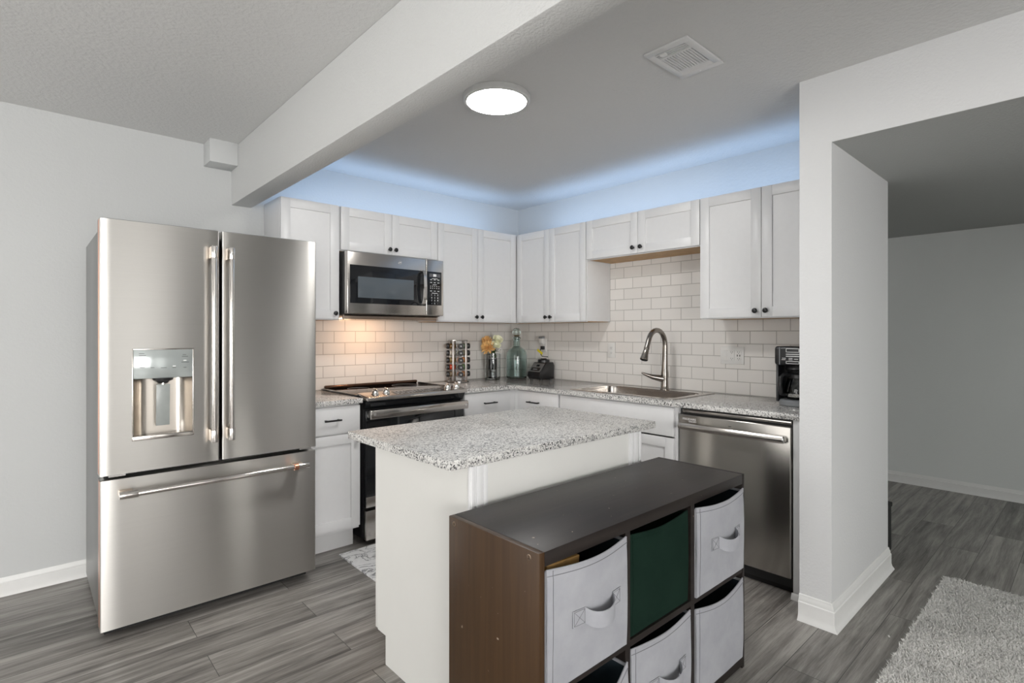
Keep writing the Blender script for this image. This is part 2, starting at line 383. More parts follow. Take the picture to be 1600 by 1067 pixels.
# ------------------------------------------------------------------ the setting
ZC = 2.469; ZH = 2.160; ZBEAM = 2.120
XL, YF, XH = -6.2, -7.0, 2.266
struct(MB().box(XL - .1, XH + .1, YF - .1, .12, -.08, 0), 'floor', M['floor'])
struct(MB().box(XL - .1, .137, YF - .1, .12, ZC, ZC + .08), 'ceiling', M['ceiling'])
struct(MB().box(XL - .12, .137, 0, .12, 0, ZC), 'wall_back', M['wall'])
struct(MB().box(0, .137, -2.757, 0, 0, ZC), 'wall_right', M['wall'])
struct(MB().prism([(-2.757, 0), (-2.757, ZC), (YF - .1, ZC), (YF - .1, ZH + .0005), (-2.89, ZH + .0005), (-2.89, 0)], -.797, -.7935).box(-.7935, .137, -2.89, -2.757, 0, ZC), 'wall_pier', M['pier'])
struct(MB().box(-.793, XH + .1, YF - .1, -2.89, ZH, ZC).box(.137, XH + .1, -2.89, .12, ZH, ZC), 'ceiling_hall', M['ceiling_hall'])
struct(MB().box(XH, XH + .1, YF - .1, .12, 0, ZH), 'wall_hall', M['wall_hall'])
struct(MB().box(.137, XH, 0, .12, 0, ZH), 'wall_hall_end', M['wall_hall'])
struct(MB().box(-2.478, -2.357, YF, 0, ZBEAM, ZC, .006), 'ceiling_beam', M['texture'])
struct(MB().box(-2.632, -2.478, -.15, 0, 2.332, ZC, .003), 'ceiling_soffit_block', M['wall'])

def wall_with_windows(name, axis, plane, thick, lo, hi, top, wins):
    """a wall with rectangular openings; wins: (name, a0, a1, z0, z1)"""
    mb = MB(); def_box = (lambda a0, a1, z0, z1: mb.box(plane, thick, a0, a1, z0, z1)) if axis == 'x' else (lambda a0, a1, z0, z1: mb.box(a0, a1, plane, thick, z0, z1))
    a = lo
    for nm, a0, a1, z0, z1 in sorted(wins, key=lambda q: q[1]):
        def_box(a, a0, 0, top); def_box(a0, a1, 0, z0) if z0 > 0 else None; def_box(a0, a1, z1, top); a = a1
    def_box(a, hi, 0, top)
    struct(mb, name, M['wall'])
    for nm, a0, a1, z0, z1 in wins:
        f = MB(); q = (lambda b0, b1, c0, c1: f.box(plane - .05 * (1 if axis == 'x' else 1), plane + .02, b0, b1, c0, c1)) if axis == 'x' else (lambda b0, b1, c0, c1: f.box(b0, b1, plane - .05, plane + .02, c0, c1))
        t = .06
        q(a0, a1, z0, z0 + t); q(a0, a1, z1 - t, z1); q(a0, a0 + t, z0, z1); q(a1 - t, a1, z0, z1)
        if a1 - a0 > 1: q((a0 + a1) / 2 - .03, (a0 + a1) / 2 + .03, z0, z1)
        o = struct(f, nm, M['trim'])
        p = MB(); d = plane - .06
        if axis == 'x': p.box(d - .005, d, a0, a1, z0, z1)
        else: p.box(a0, a1, d - .005, d, z0, z1)
        p.build('pane', emit('daylight_' + nm, (1.0, .985, .96), WIN_EMIT[nm]), o)
wall_with_windows('wall_left', 'x', XL, XL - .12, YF - .1, 0, ZC, [('window_1', -3.5, -.55, .05, 2.08)])
wall_with_windows('wall_front', 'y', YF, YF - .12, XL, XH, ZC, [('window_2', -5.9, -3.25, .4, 2.10), ('window_3', -2.80, -1.80, .05, 2.05), ('window_4', -1.26, -1.04, .05, 2.05)])

def baseboard(name, M_, u0, u1, v0, h, mat=None, shoe=0.016):
    """profile run along u: flat board with a stepped cap and a shoe at the floor"""
    p = [(v0, 0), (v0 + .013 + shoe, 0), (v0 + .012 + shoe * .75, .010), (v0 + .014, .026), (v0 + .014, h - .026), (v0 + .009, h - .022), (v0 + .008, h - .012), (v0 + .005, h - .006), (v0 + .004, h), (v0, h)]
    return struct(MB(M_).prism(p, u0, u1), name, mat or M['trim'])
baseboard('baseboard_back', MA, -6.2, -2.34, 0, .092, shoe=.004)
baseboard('baseboard_hall', MBW @ Matrix.Translation((0, -XH, 0)), -.12, 7.0, 0, .092, shoe=.006)
# mitred skirting round the end of the pier
def pier_skirting():
    h = .115; prof = [(.032, 0), (.031, .004), (.022, .014), (.017, .030), (.017, h - .034), (.013, h - .030), (.012, h - .018), (.007, h - .010), (.006, h - .003), (.003, h), (0, h)]
    t = bmesh.new(); rings = []
    for fn in (lambda d: (-.797 - d, -2.757), lambda d: (-.797 - d, -2.89 - d), lambda d: (.137, -2.89 - d)):
        rings.append([t.verts.new((*fn(d), z)) for d, z in prof])
    for a, b in zip(rings, rings[1:]):
        for i in range(len(prof) - 1): t.faces.new((a[i], a[i + 1], b[i + 1], b[i]))
    # end returns
    t.faces.new(rings[0] + [t.verts.new((-.797, -2.757, 0))]); t.faces.new(rings[2] + [t.verts.new((.137, -2.89, 0))])
    mb = MB(); mb.add(t); return struct(mb, 'baseboard_pier', M['trim'])
pier_skirting()

struct(MB().box(-.797, -.68, YF, -4.9, 0, ZC), 'wall_light_block', M['wall_dark'])  # unseen wall added to keep window light out of the hall

# tiled splashback
struct(MB().box(-2.30, -.008, -.008, 0, .914, 1.402).box(-1.90, -1.12, -.008, 0, 1.402, 1.44), 'wall_backsplash_range', M['tile_a'])
struct(MB().box(-.008, 0, -2.757, -.0, .914, 1.402).box(-.008, 0, -2.001, -1.077, 1.402, 1.862), 'wall_backsplash_sink', M['tile_b'])

# ------------------------------------------------------------------ cabinets
ZT, ZB, ZS, DU = 2.155, 1.400, 1.861, .3085
def shaker(M_, u0, u1, w0, w1, v, parent, mat=None, rail=.058, name='door'):
    """framed door whose front sits at v"""
    mb = MB(M_); b = .0012; t = .019; r = rail
    mb.box(u0, u0 + r, v - t, v, w0, w1, b).box(u1 - r, u1, v - t, v, w0, w1, b)
    mb.box(u0 + r, u1 - r, v - t, v - .0002, w1 - r, w1, b).box(u0 + r, u1 - r, v - t, v - .0002, w0, w0 + r, b)
    mb.box(u0 + r - .004, u1 - r + .004, v - t + .002, v - .010, w0 + r - .004, w1 - r + .004)
    return mb.build(name, mat or M['cab'], parent)
def slab_front(M_, u0, u1, w0, w1, v, parent, name='drawer', mat=None):
    return MB(M_).box(u0, u1, v - .019, v, w0, w1, .0015).build(name, mat or M['cab'], parent)
def knob(M_, u, w_, v, parent):
    q = Matrix.Rotation(R(-90), 4, 'X')       # lathe axis z -> +v
    return MB(M_).lathe([(0, 0), (.0065, 0), (.006, .006), (.0055, .012), (.011, .016), (.0145, .020), (.0150, .0235), (.0125, .0275), (.006, .030), (0, .0305)], (u, v - .0005, w_), 24, q).build('knob', M['black'], parent)
def pull(M_, u0, u1, w_, v, parent):
    mb = MB(M_); mb.box(u0, u1, v + .022, v + .031, w_ - .005, w_ + .005, .002)
    for u in (u0 + .014, u1 - .014): mb.box(u - .005, u + .005, v - .0005, v + .024, w_ - .0048, w_ + .0048, .001)
    return mb.build('pull_handle', M['black'], parent)
def wall_cab(M_, u0, u1, w0, w1, splits, knobs, label, wood=False, body_u=None, zk=None):
    """splits: list of (u0,u1) doors; knobs: list of u"""
    c = M_ @ Vector(((u0 + u1) / 2, DU / 2, w0))
    t = thing('wall_cabinet', c, label, 'kitchen cabinet', None)
    a0, a1 = body_u or (u0, u1)
    MB(M_).box(a0, a1, .009, DU - .0205, w0 + .004, w1, .001).build('carcass', M['cab'], t)
    MB(M_).box(a0 + .016, a1 - .016, .012, DU - .024, w0, w0 + .0042).build('underside_panel', M['wood_under'], t)
    MB(M_).box(a0, a1, DU - .0245, DU - .0205, w0 - .0005, w0 + .012).build('bottom_rail', M['cab'], t)
    for (d0, d1), ku in zip(splits, knobs):
        d = shaker(M_, d0, d1, w0 + .006, w1 - .001, DU, t)
        knob(M_, ku, zk or w0 + .043, DU, d)
    return t
wall_cab(MA, -2.281, -1.895, ZB, ZT, [(-2.279, -1.906)], [-1.936], 'tall white wall cabinet with one door, between refrigerator and microwave')
wall_cab(MA, -1.893, -1.123, ZS, ZT, [(-1.891, -1.5145), (-1.5115, -1.125)], [-1.5365, -1.4895], 'short white two-door wall cabinet directly above the microwave', zk=ZS + .042)
wall_cab(MA, -1.121, -.290, ZB, ZT, [(-1.119, -.7330), (-.7300, -.3130)], [-.757, -.700], 'tall white two-door wall cabinet right of the microwave, into the corner', body_u=(-1.121, -.290))
wall_cab(MBW, .009, 1.077, ZB, ZT, [(.3130, .6940), (.6970, 1.074)], [.668, .720], 'tall white two-door wall cabinet left of the sink, into the corner')
wall_cab(MBW, 1.079, 1.999, ZS, ZT, [(1.081, 1.5375), (1.5405, 1.997)], [1.507, 1.571], 'short white two-door wall cabinet with raw wood underside above the sink', zk=ZS + .046)
wall_cab(MBW, 2.001, 2.755, ZB, ZT, [(2.003, 2.3775), (2.3805, 2.753)], [2.349, 2.409], 'tall white two-door wall cabinet above the coffee maker, against the pier')

FV = .625                        # front plane of base doors
def base_body(M_, u0, u1, t, v1=FV - .0205, toe=True, v0=.012, body_u=None):
    MB(M_).box(u0, u1, v0, v1, .114, .883, .001).build('carcass', M['cab'], t)
    if toe: MB(M_).box(u0 + .001, u1 - .016, v0, .555, .0, .1145).build('toe_kick', M['cab'], t)
t = thing('base_cabinet', (-2.09, -.31, 0), 'white base cabinet with drawer over door, between refrigerator and range', 'kitchen cabinet')
base_body(MA, -2.275, -1.912, t)
d = slab_front(MA, -2.273, -1.914, .712, .873, FV, t); pull(MA, -2.147, -2.042, .795, FV, d)
d = shaker(MA, -2.273, -1.914, .134, .703, FV, t); knob(MA, -1.937, .664, FV, d)
t = thing('base_cabinet', (-.88, -.31, 0), 'white base cabinet with black-handled drawer, right of the range', 'kitchen cabinet')
base_body(MA, -1.112, -.605, t)
d = slab_front(MA, -1.110, -.668, .712, .873, FV, t); pull(MA, -.940, -.818, .795, FV, d)
shaker(MA, -1.110, -.668, .134, .703, FV, t)
MB(MA).box(-.665, -.606, FV - .0205, FV - .004, .12, .883).build('corner_filler', M['cab'], t)
t = thing('base_cabinet', (-.31, -.86, 0), 'white base cabinet with black-handled drawer, in the corner left of the sink', 'kitchen cabinet')
base_body(MBW, .626, 1.096, t)
MB(MBW).box(.626, .662, FV - .0205, FV - .004, .12, .883).build('corner_filler', M['cab'], t)
d = slab_front(MBW, .664, 1.088, .712, .873, FV, t); pull(MBW, .786, .908, .796, FV, d)
shaker(MBW, .664, 1.088, .134, .703, FV, t)
t = thing('sink_cabinet', (-.31, -1.56, 0), 'white base cabinet under the sink with a plain false drawer front', 'kitchen cabinet')
mb = MB(MBW); mb.box(1.10, 1.118, .012, FV - .0205, .114, .883).box(1.998, 2.026, .012, FV - .0205, 0, .883).box(1.118, 1.998, .012, FV - .0205, .114, .13).box(1.118, 1.998, .012, .024, .13, .883).box(1.118, 1.998, FV - .045, FV - .0205, .70, .883)
mb.build('carcass', M['cab'], t)
MB(MBW).box(1.10, 1.998, .5, .555, 0, .1145).build('toe_kick', M['cab'], t)
slab_front(MBW, 1.104, 2.006, .703, .873, FV, t, 'drawer_front')
shaker(MBW, 1.104, 1.5535, .134, .693, FV, t); shaker(MBW, 1.5565, 2.006, .134, .693, FV, t)
# white end panel between dishwasher and pier
t = thing('end_panel', (-.31, -2.71, 0), 'narrow white end panel between dishwasher and white pier', 'cabinet panel')
MB(MBW).box(2.668, 2.754, .012, .628, 0, .883, .001).build('panel', M['cab'], t)
MB(MBW).box(2.690, 2.754, .628, .634, .0, .883, .001).build('filler_strip', M['cab'], t)
MB(MBW).prism([(.634, 0), (.648, 0), (.646, .012), (.636, .030), (.634, .030)], 2.664, 2.754).build('shoe_moulding', M['trim'], t)

# worktops
ct = MB(); ct.prism([(-1.118, -.0085), (-.0085, -.0085), (-.0085, -2.755), (-.643, -2.755), (-.643, -.643), (-1.118, -.643)], .884, .914, 'uv', .003)
top = ct.build('granite_worktop', M['granite'])
tag(top, 'speckled gray granite worktop running round the corner under the sink', 'worktop')
cut(top, MB().box(-.555, -.160, -1.945, -1.205, .80, 1.0, .06, 6, vert_only=True))
tag(MB().box(-2.278, -1.904, -.643, -.0085, .884, .914, .003).build('granite_worktop', M['granite']), 'short piece of gray granite worktop between refrigerator and range', 'worktop')

# sink
t = thing('kitchen_sink', (-.33, -1.575, .72), 'stainless steel drop-in kitchen sink set in the granite worktop', 'sink')
rim = MB().box(-.590, -.072, -1.982, -1.168, .9142, .9185, .002).build('rim', M['steel_plain'], t)
cut(rim, MB().box(-.550, -.165, -1.940, -1.210, .85, 1.0, .055, 6, vert_only=True))
def basin():
    t2 = bmesh.new(); x0, x1, y0, y1 = -.550, -.165, -1.940, -1.210
    def loop(ins, z, r):
        pts = []
        for cx_, cy_, a0 in ((x1 - ins - r, y1 - ins - r, 0), (x0 + ins + r, y1 - ins - r, 90), (x0 + ins + r, y0 + ins + r, 180), (x1 - ins - r, y0 + ins + r, 270)):
            for k in range(7):
                a = R(a0 + 15 * k); pts.append(t2.verts.new((cx_ + r * math.cos(a), cy_ + r * math.sin(a), z)))
        return pts
    L = [loop(-.001, .916, .056), loop(.002, .90, .055), (loop(.008, .76, .052)), loop(.018, .735, .05), loop(.05, .725, .04)]
    for a, b in zip(L, L[1:]):
        n = len(a)
        for i in range(n): t2.faces.new((a[i], a[(i + 1) % n], b[(i + 1) % n], b[i]))
    t2.faces.new(L[-1]); m = MB(); m.add(t2); return m.build('basin', M['steel_plain'], t)
basin()
MB().cyl((-.36, -1.58, .7235), (-.36, -1.58, .728), .045, n=28).build('drain', M['chrome'], t)

# faucet
t = thing('kitchen_faucet', (-.135, -1.645, .9185), 'brushed nickel gooseneck faucet with side lever behind the sink', 'faucet')
fy = -1.645
MB().lathe([(0, 0), (.031, 0), (.031, .004), (.027, .012), (.0245, .03), (.0235, .075), (.0255, .095), (.0250, .120), (.0225, .135), (.0212, .15)], (-.135, fy, .9185), 32).build('base', M['nickel'], t)
pts = [(-.135, fy, 1.06), (-.133, fy, 1.14), (-.130, fy, 1.215)]
for k in range(13):
    a = R(0 + 160 * k / 12); pts.append((-.235 + .105 * math.cos(a), fy, 1.228 + .105 * math.sin(a)))
lx = pts[-1]; pts += [(lx[0] - .020, fy, lx[2] - .045)]
MB().tube(pts, [.0215, .0195, .0178] + [.0172] * 13 + [.0170], 20).build('neck', M['nickel'], t)
e = Vector(pts[-1]); dn = Vector((-.40, 0, -.92)).normalized()
MB().tube([e - dn * .004, e + dn * .012, e + dn * .016, e + dn * .05, e + dn * .088, e + dn * .092], [.0178, .0190, .0175, .0205, .0275, .0255], 20).build('spray_head', M['nickel'], t)
MB().tube([e + dn * .0915, e + dn * .094], [.023, .022], 20).build('nozzle', M['dark_gap'], t)
hv = [(-.145, -1.637, .995), (-.165, -1.615, 1.000), (-.195, -1.585, 1.008), (-.225, -1.556, 1.022), (-.25, -1.532, 1.036)]
MB().tube(hv, [.0245, .0225, .0175, .011, .005], 16).build('lever', M['nickel'], t)

# ------------------------------------------------------------------ refrigerator
FY = .885
t = thing('refrigerator', (-2.755, -.46, 0), 'stainless steel french-door refrigerator with water dispenser and bottom freezer drawer', 'refrigerator')
MB(MA).box(-3.200, -2.307, .06, .790, .035, 1.772, .004).build('cabinet_body', M['steel_side'], t)
MB(MA).box(-3.19, -2.317, .10, .80, .012, .05).build('toe_grille', M['dark_gap'], t)
MB(MA).box(-3.190, -2.317, .785, .806, .06, 1.770).build('gasket', M['dark_gap'], t)
for u in (-3.12, -2.39):
    for v in (.16, .72): MB(MA).cyl((u, v, 0), (u, v, .04), .02, n=16).build('foot', M['black_plastic'], t)
for u in (-3.165, -2.345): MB(MA).box(u - .028, u + .028, .70, .86, 1.772, 1.792, .003).build('hinge_cover', M['gray_plastic'], t)
def fridge_front(u0, u1, w0, w1, name):
    mb = MB(MA); q = .005
    n = 10; pr = []
    # gently bowed front with rounded vertical edges
    pts = [(u0, FY - .080), (u0, FY - q)]
    for k in range(1, 6): a = R(90 * k / 5); pts.append((u0 + q - q * math.cos(a), FY - q + q * math.sin(a)))
    for k in range(1, n): 
        s = k / n; pts.append((u0 + q + (u1 - u0 - 2 * q) * s, FY + .0008 * math.sin(math.pi * s)))
    for k in range(0, 6): a = R(90 * (5 - k) / 5); pts.append((u1 - q + q * math.cos(a), FY - q + q * math.sin(a)))
    pts.append((u1, FY - .080))
    mb.prism(pts, w0, w1, 'uv')
    return mb.build(name, M['steel'], t, angle=40)
def trim_caps(u0, u1, w0, w1, par):
    MB(MA).box(u0 + .004, u1 - .004, FY - .078, FY - .012, w1 - .0005, w1 + .004, .001).build('top_cap', M['gray_plastic'], par)
dl = fridge_front(-3.212, -2.7605, .712, 1.795, 'door')
dr = fridge_front(-2.7485, -2.296, .712, 1.795, 'door')
fz = fridge_front(-3.210, -2.298, .060, .692, 'freezer_drawer')
trim_caps(-3.212, -2.7605, 0, 1.795, dl); trim_caps(-2.7485, -2.296, 0, 1.795, dr)
MB(MA).box(-3.2125, -3.2115, FY - .060, FY - .018, .72, 1.79).build('edge_band', M['copper'], dl)
MB(MA).box(-3.2105, -3.2095, FY - .060, FY - .018, .07, .69).build('edge_band', M['copper'], fz)
for u in (-3.15, -2.345): MB(MA).box(u - .03, u + .03, .80, .865, .700, .711).build('middle_hinge', M['chrome'], t)
# dispenser set into the left door
DU0, DU1, DZ0, DZ1, DZM = -3.101, -2.866, .846, 1.245, 1.113
cut(dl, MB(MA).box(DU0 + .004, DU1 - .004, FY - .066, FY + .05, DZ0 + .004, DZ1 - .004, .012, 4))
disp = MB(MA)
mb = MB(MA); v = FY + .0006
mb.box(DU0, DU1, v - .006, v + .003, DZ1 - .006, DZ1, .002).box(DU0, DU1, v - .006, v + .006, DZ0, DZ0 + .020, .003).box(DU0, DU0 + .006, v - .006, v + .003, DZ0, DZ1, .002).box(DU1 - .006, DU1, v - .006, v + .003, DZ0, DZ1, .002)
fr = mb.build('dispenser_frame', M['steel_plain'], dl)
# curved recess liner
def recess():
    n = 14
    def f(s, q):
        u = DU0 + .005 + (DU1 - DU0 - .010) * s; e_ = abs(2 * s - 1); vv = FY - .060 + .056 * max(0, (e_ - .55) / .45) ** 2
        return (u, vv, DZ0 + .012 + (DZM - DZ0 - .012) * q)
    return MB(MA).slab(lambda s, q: f(s, q), lambda s, q: (f(s, q)[0], f(s, q)[1] - .002, f(s, q)[2]), 20, 1).build('dispenser_recess', M['bronze_soft'], dl)
M['bronze_soft'] = steel('champagne_steel', (.60, .555, .50), .32, aniso=.3)
recess()
MB(MA).box(DU0 + .008, DU1 - .008, FY - .060, FY + .002, DZ0 + .010, DZ0 + .018).build('drip_tray', M['steel_dark'], dl)
cp = MB(MA).box(DU0 + .005, DU1 - .005, FY - .052, FY + .0018, DZM, DZ1 - .005, .003).build('control_panel', M['panel_gray'] if 'panel_gray' in M else plain('panel_gray', (.40, .43, .425), .16, .3, var=.02, nscale=4), dl)
uc = (DU0 + DU1) / 2
MB(MA).prism([(FY - .030, .900), (FY - .022, .900), (FY - .012, 1.085), (FY - .020, 1.085)], uc - .026, uc + .026, bev=.002).build('paddle', plain('paddle_gray', (.30, .32, .31), .3), dl)
mb = MB(MA); mb.lathe([(0, 0), (.042, 0), (.040, -.010), (.026, -.016), (.02, -.024), (0, -.024)], (uc, FY - .028, DZM), 24); mb.build('spout', M['black_plastic'], dl)
MB(MA).cyl((uc, FY - .014, DZM - .030), (uc, FY - .014, DZM), .008, n=16).build('nozzle', M['chrome'], dl)
mk = MB(MA); vp = FY + .0018
for du, dz, L in ((.035, 1.222, .020), (.038, 1.214, .026), (.035, 1.196, .018), (.038, 1.188, .024), (.034, 1.170, .010), (.038, 1.162, .018), (.075, 1.160, .014), (.117, 1.158, .022), (.157, 1.157, .014), (.197, 1.214, .014), (.199, 1.206, .024), (.200, 1.180, .030), (.199, 1.156, .012)):
    mk.box(DU0 + du - L / 2, DU0 + du + L / 2, vp - .0004, vp + .0004, dz, dz + .0022)
for du, dz, L in ((.199, 1.187, .012), (.157, 1.163, .012)): MB(MA).box(DU0 + du - L / 2, DU0 + du + L / 2, vp - .0004, vp + .0004, dz, dz + .004).build('indicator', M['mark_white'], cp)
mk.build('panel_printing', M['mark_dark'], cp)
# handles
def fridge_handle(u, par):
    h = MB(MA).cyl((u, FY + .062, .812), (u, FY + .062, 1.714), .0115, n=28, bev=.002).build('handle', M['chrome_soft'], par)
    for a, b in ((.812, .866), (1.660, 1.714)):
        MB(MA).cyl((u, FY + .062, a - .001), (u, FY + .062, b), .0145, n=28, bev=.0015).build('handle_collar', M['chrome_soft'], h)
        MB(MA).box(u - .011, u + .011, FY - .001, FY + .060, a, b, .004).build('handle_bracket', M['bronze'], h)
M['chrome_soft'] = plain('satin_chrome', (.70, .67, .64), .16, 1.0, var=.0)
fridge_handle(-2.795, dl); fridge_handle(-2.722, dr)
h = MB(MA).cyl((-3.150, FY + .060, .634), (-2.358, FY + .060, .634), .0130, n=28, bev=.002).build('handle', M['chrome_soft'], fz)
for a, b, mm in ((-3.150, -3.085, 'bronze'), (-2.428, -2.358, 'bronze')):
    MB(MA).cyl((a - .001, FY + .060, .634), (b, FY + .060, .634), .0160, n=28, bev=.0015).build('handle_collar', M['chrome_soft'], h)
    MB(MA).box(a, a + .05, FY - .001, FY + .056, .622, .646, .004).build('handle_bracket', M[mm], h)
MB(MA).cyl((-2.432, FY + .060, .634), (-2.412, FY + .060, .634), .0164, n=28).build('copper_ring', M['copper'], h)

# ------------------------------------------------------------------ range
t = thing('kitchen_range', (-1.509, -.35, 0), 'slide-in electric range with black glass cooktop and stainless front', 'stove')
X0, X1 = -1.890, -1.130
MB(MA).box(X0 + .004, X1 - .004, .03, .612, .03, .905, .002).build('body', M['black_plastic'], t)
for u in (X0 + .05, X1 - .05):
    for v in (.10, .56): MB(MA).cyl((u, v, 0), (u, v, .035), .018, n=14).build('foot', M['black_plastic'], t)
MB(MA).box(X0 - .012, X1 + .012, .012, .560, .9145, .923, .003).build('cooktop', M['glass_black'], t)
for uu, vv, rr in ((-1.70, .40, .11), (-1.32, .40, .09), (-1.70, .17, .075), (-1.32, .17, .10)):
    MB(MA).lathe([(rr, .9229), (rr, .9233), (rr - .0015, .9233), (rr - .0015, .9229)], (uu, vv, 0), 48, closed=True).build('burner_ring', M['mark_gray'], t)
MB(MA).box(X0 + .005, X1 - .005, .012, .048, .922, .944, .010, 4).build('rear_trim', plain('rear_trim', (.10, .055, .035), .18, .7), t)
MB(MA).box(X0 - .013, X0 - .003, .04, .555, .921, .927, .001).build('side_rail', M['steel_dark'], t)
MB(MA).box(X1 + .003, X1 + .013, .04, .555, .921, .927, .001).build('side_rail', M['steel_dark'], t)
cpn = MB(MA).prism([(.545, .900), (.545, .934), (.555, .936), (.676, .918), (.684, .912), (.682, .895), (.640, .895)], X0, X1, bev=.0015).build('control_panel', M['steel_plain'], t)
MB(MA).prism([(.612, .90), (.664, .90), (.628, .840), (.612, .840)], X0 + .001, X1 - .001).build('vent_recess', M['glass_black'], t)
# touch panel on the slope
sl = lambda v: .936 - (v - .555) * (.018 / .121)
MB(MA).prism([(.580, sl(.580) + .0004), (.580, sl(.580) - .002), (.655, sl(.655) - .002), (.655, sl(.655) + .0004)], -1.680, -1.300).build('touch_panel', M['glass_black'], cpn)
mk = MB(MA)
random.seed(3)
for r_ in range(4):
    for c_ in range(13):
        if random.random() < .75:
            u = -1.665 + c_ * .027; v = .592 + r_ * .016; L = random.choice((.008, .012, .016))
            mk.box(u, u + L, v, v + .004, sl(v) + .0003, sl(v) + .0009)
mk.build('panel_printing', M['mark_white'], cpn)
nrm = Vector((0, .148, .989))
for u in (-1.806, -1.728, -1.248, -1.172):
    c = Vector((u, .612, sl(.612)))
    q = Vector((0, 0, 1)).rotation_difference(nrm).to_matrix().to_4x4()
    k = MB(MA).lathe([(0, -.001), (.0245, -.001), (.0245, .004), (.021, .007), (.0195, .020), (.0180, .024), (0, .0245)], c, 32, q).build('knob', M['chrome'], cpn)
    g = MB(MA @ Matrix.Translation(c) @ q); g.box(-.0055, .0055, -.021, .021, .022, .036, .003); g.build('knob_grip', M['chrome'], k)
od = MB(MA).box(X0 + .004, X1 - .004, .614, .648, .232, .835, .004).build('oven_door', M['glass_black'], t)
MB(MA).box(X0 + .085, X1 - .085, .6475, .6486, .36, .72, .0005).build('door_window', plain('oven_glass', (.03, .033, .036), .06, var=0), od)
MB(MA).box(X0 + .004, X1 - .004, .646, .651, .234, .300, .001).build('door_bottom_trim', M['steel_plain'], od)
mb = MB(MA)
mb.prism([(.690, .782), (.704, .786), (.709, .815), (.704, .838), (.690, .843), (.682, .838), (.682, .786)], X0 + .010, X1 - .006, bev=.003)
hd = mb.build('handle', M['steel_plain'], od)
for u in (X0 + .035, X1 - .035): MB(MA).box(u - .020, u + .020, .645, .686, .790, .835, .003).build('handle_bracket', M['steel_plain'], hd)
for u in (X0 + .032, X1 - .030): MB(MA).cyl((u, .706, .815), (u, .7105, .815), .009, n=20).build('handle_medallion', M['chrome'], hd)
dw_ = MB(MA).box(X0 + .004, X1 - .004, .614, .650, .030, .214, .004).build('storage_drawer', M['steel_plain'], t)

# ------------------------------------------------------------------ microwave
t = thing('microwave', (-1.512, -.20, 1.432), 'stainless over-the-range microwave with black glass door, above the cooktop', 'microwave oven')
X0, X1, Z0, Z1, MV = -1.892, -1.134, 1.437, 1.852, .400
MB(MA).box(X0 + .003, X1 - .003, .010, MV - .045, Z0, Z1, .002).build('body', M['black_plastic'], t)
MB(MA).box(X0 + .01, X1 - .01, .03, MV - .06, Z0 - .008, Z0 + .001).build('bottom_plate', plain('warm_steel_plate', (.32, .25, .20), .3, .9), t)
MB(MA).box(X0 + .45, X1 - .06, .08, MV - .09, Z0 - .012, Z0 - .006, .002).build('grease_filter', M['steel_dark'], t)
MB(MA).box(X0 + .001, X1 - .02, MV - .075, MV - .060, Z0 - .031, Z0 + .001, .002).build('lamp_shield_lip', bpy.data.materials['warm_steel_plate'], t)  # lip added to hide the cooktop lamp and its glint on the tiles
XD = -1.286
dm = MB(MA).box(X0, XD - .001, MV - .044, MV, Z0 + .004, Z1 - .002, .005, 3).build('door', M['steel_plain'], t)
MB(MA).box(X0 + .018, XD - .004, MV - .003, MV + .0015, 1.510, 1.763, .006, 3).build('door_glass', M['glass_black'], dm)
MB(MA).box(X0 + .075, XD - .105, MV + .0012, MV + .0020, 1.548, 1.688, .0008).build('door_window', M['glass_window'], dm)
pm = MB(MA).box(XD + .001, X1, MV - .044, MV, Z0 + .004, Z1 - .002, .005, 3).build('control_side', M['steel_plain'], t)
MB(MA).box(XD + .006, X1 - .018, MV - .003, MV + .0015, 1.518, 1.763, .004, 3).build('keypad', M['glass_black'], pm)
MB(MA).box(XD + .026, X1 - .030, MV + .0010, MV + .0020, 1.724, 1.748).build('display', plain('display_gray', (.10, .10, .11), .2), pm)
text('display_digits', '00', .026, (-1.213, -MV - .0024, 1.7355), (1, 0, 0), (0, 0, 1), emit('display_glow', (1, 1, 1), 1.2), pm)
mk = MB(MA); vv = MV + .0016
def dash(u, w_, L, h_=.003): mk.box(u - L / 2, u + L / 2, vv - .0004, vv + .0004, w_ - h_ / 2, w_ + h_ / 2)
dash(-1.213, 1.712, .050)
for w_ in (1.704, 1.683, 1.621):
    for u in (-1.245, -1.213, -1.181): dash(u, w_, .016, .004)
dash(-1.213, 1.668, .034)
for w_ in (1.656, 1.642):
    for k in range(5): dash(-1.249 + k * .018, w_, .006, .005)
dash(-1.213, 1.606, .050)
mk.build('keypad_printing', M['mark_white'], pm)
for r_, row in enumerate(('1 2 3', '4 5 6', '7 8 9', '- 0 -')):
    text('keypad_digits', row.replace(' ', '    '), .0165, (-1.213, -vv - .0003, 1.592 - .0205 * r_), (1, 0, 0), (0, 0, 1), M['mark_white'], pm)
# bowed vertical handle
hp = [(-1.318, MV - .001, 1.520), (-1.318, MV + .022, 1.528), (-1.318, MV + .034, 1.560), (-1.318, MV + .039, 1.64), (-1.318, MV + .034, 1.725), (-1.318, MV + .022, 1.755), (-1.318, MV - .001, 1.763)]
mb = MB(MA)
def ribbon(mb, path, half, thick):
    n = len(path) - 1
    def at(s): 
        f_ = s * n; i = min(int(f_), n - 1); k = f_ - i
        return Vector(path[i]).lerp(Vector(path[i + 1]), k)
    def nn(s):
        d = (at(min(1, s + .02)) - at(max(0, s - .02))).normalized(); return Vector((0, d.z, -d.y)) 
    mb.slab(lambda a, b: at(b) + nn(b) * thick + Vector((half * (2 * a - 1), 0, 0)), lambda a, b: at(b) - nn(b) * thick + Vector((half * (2 * a - 1), 0, 0)), 2, 36)
ribbon(mb, hp, .0125, .004); hm = mb.build('handle', M['chrome_soft'], dm)
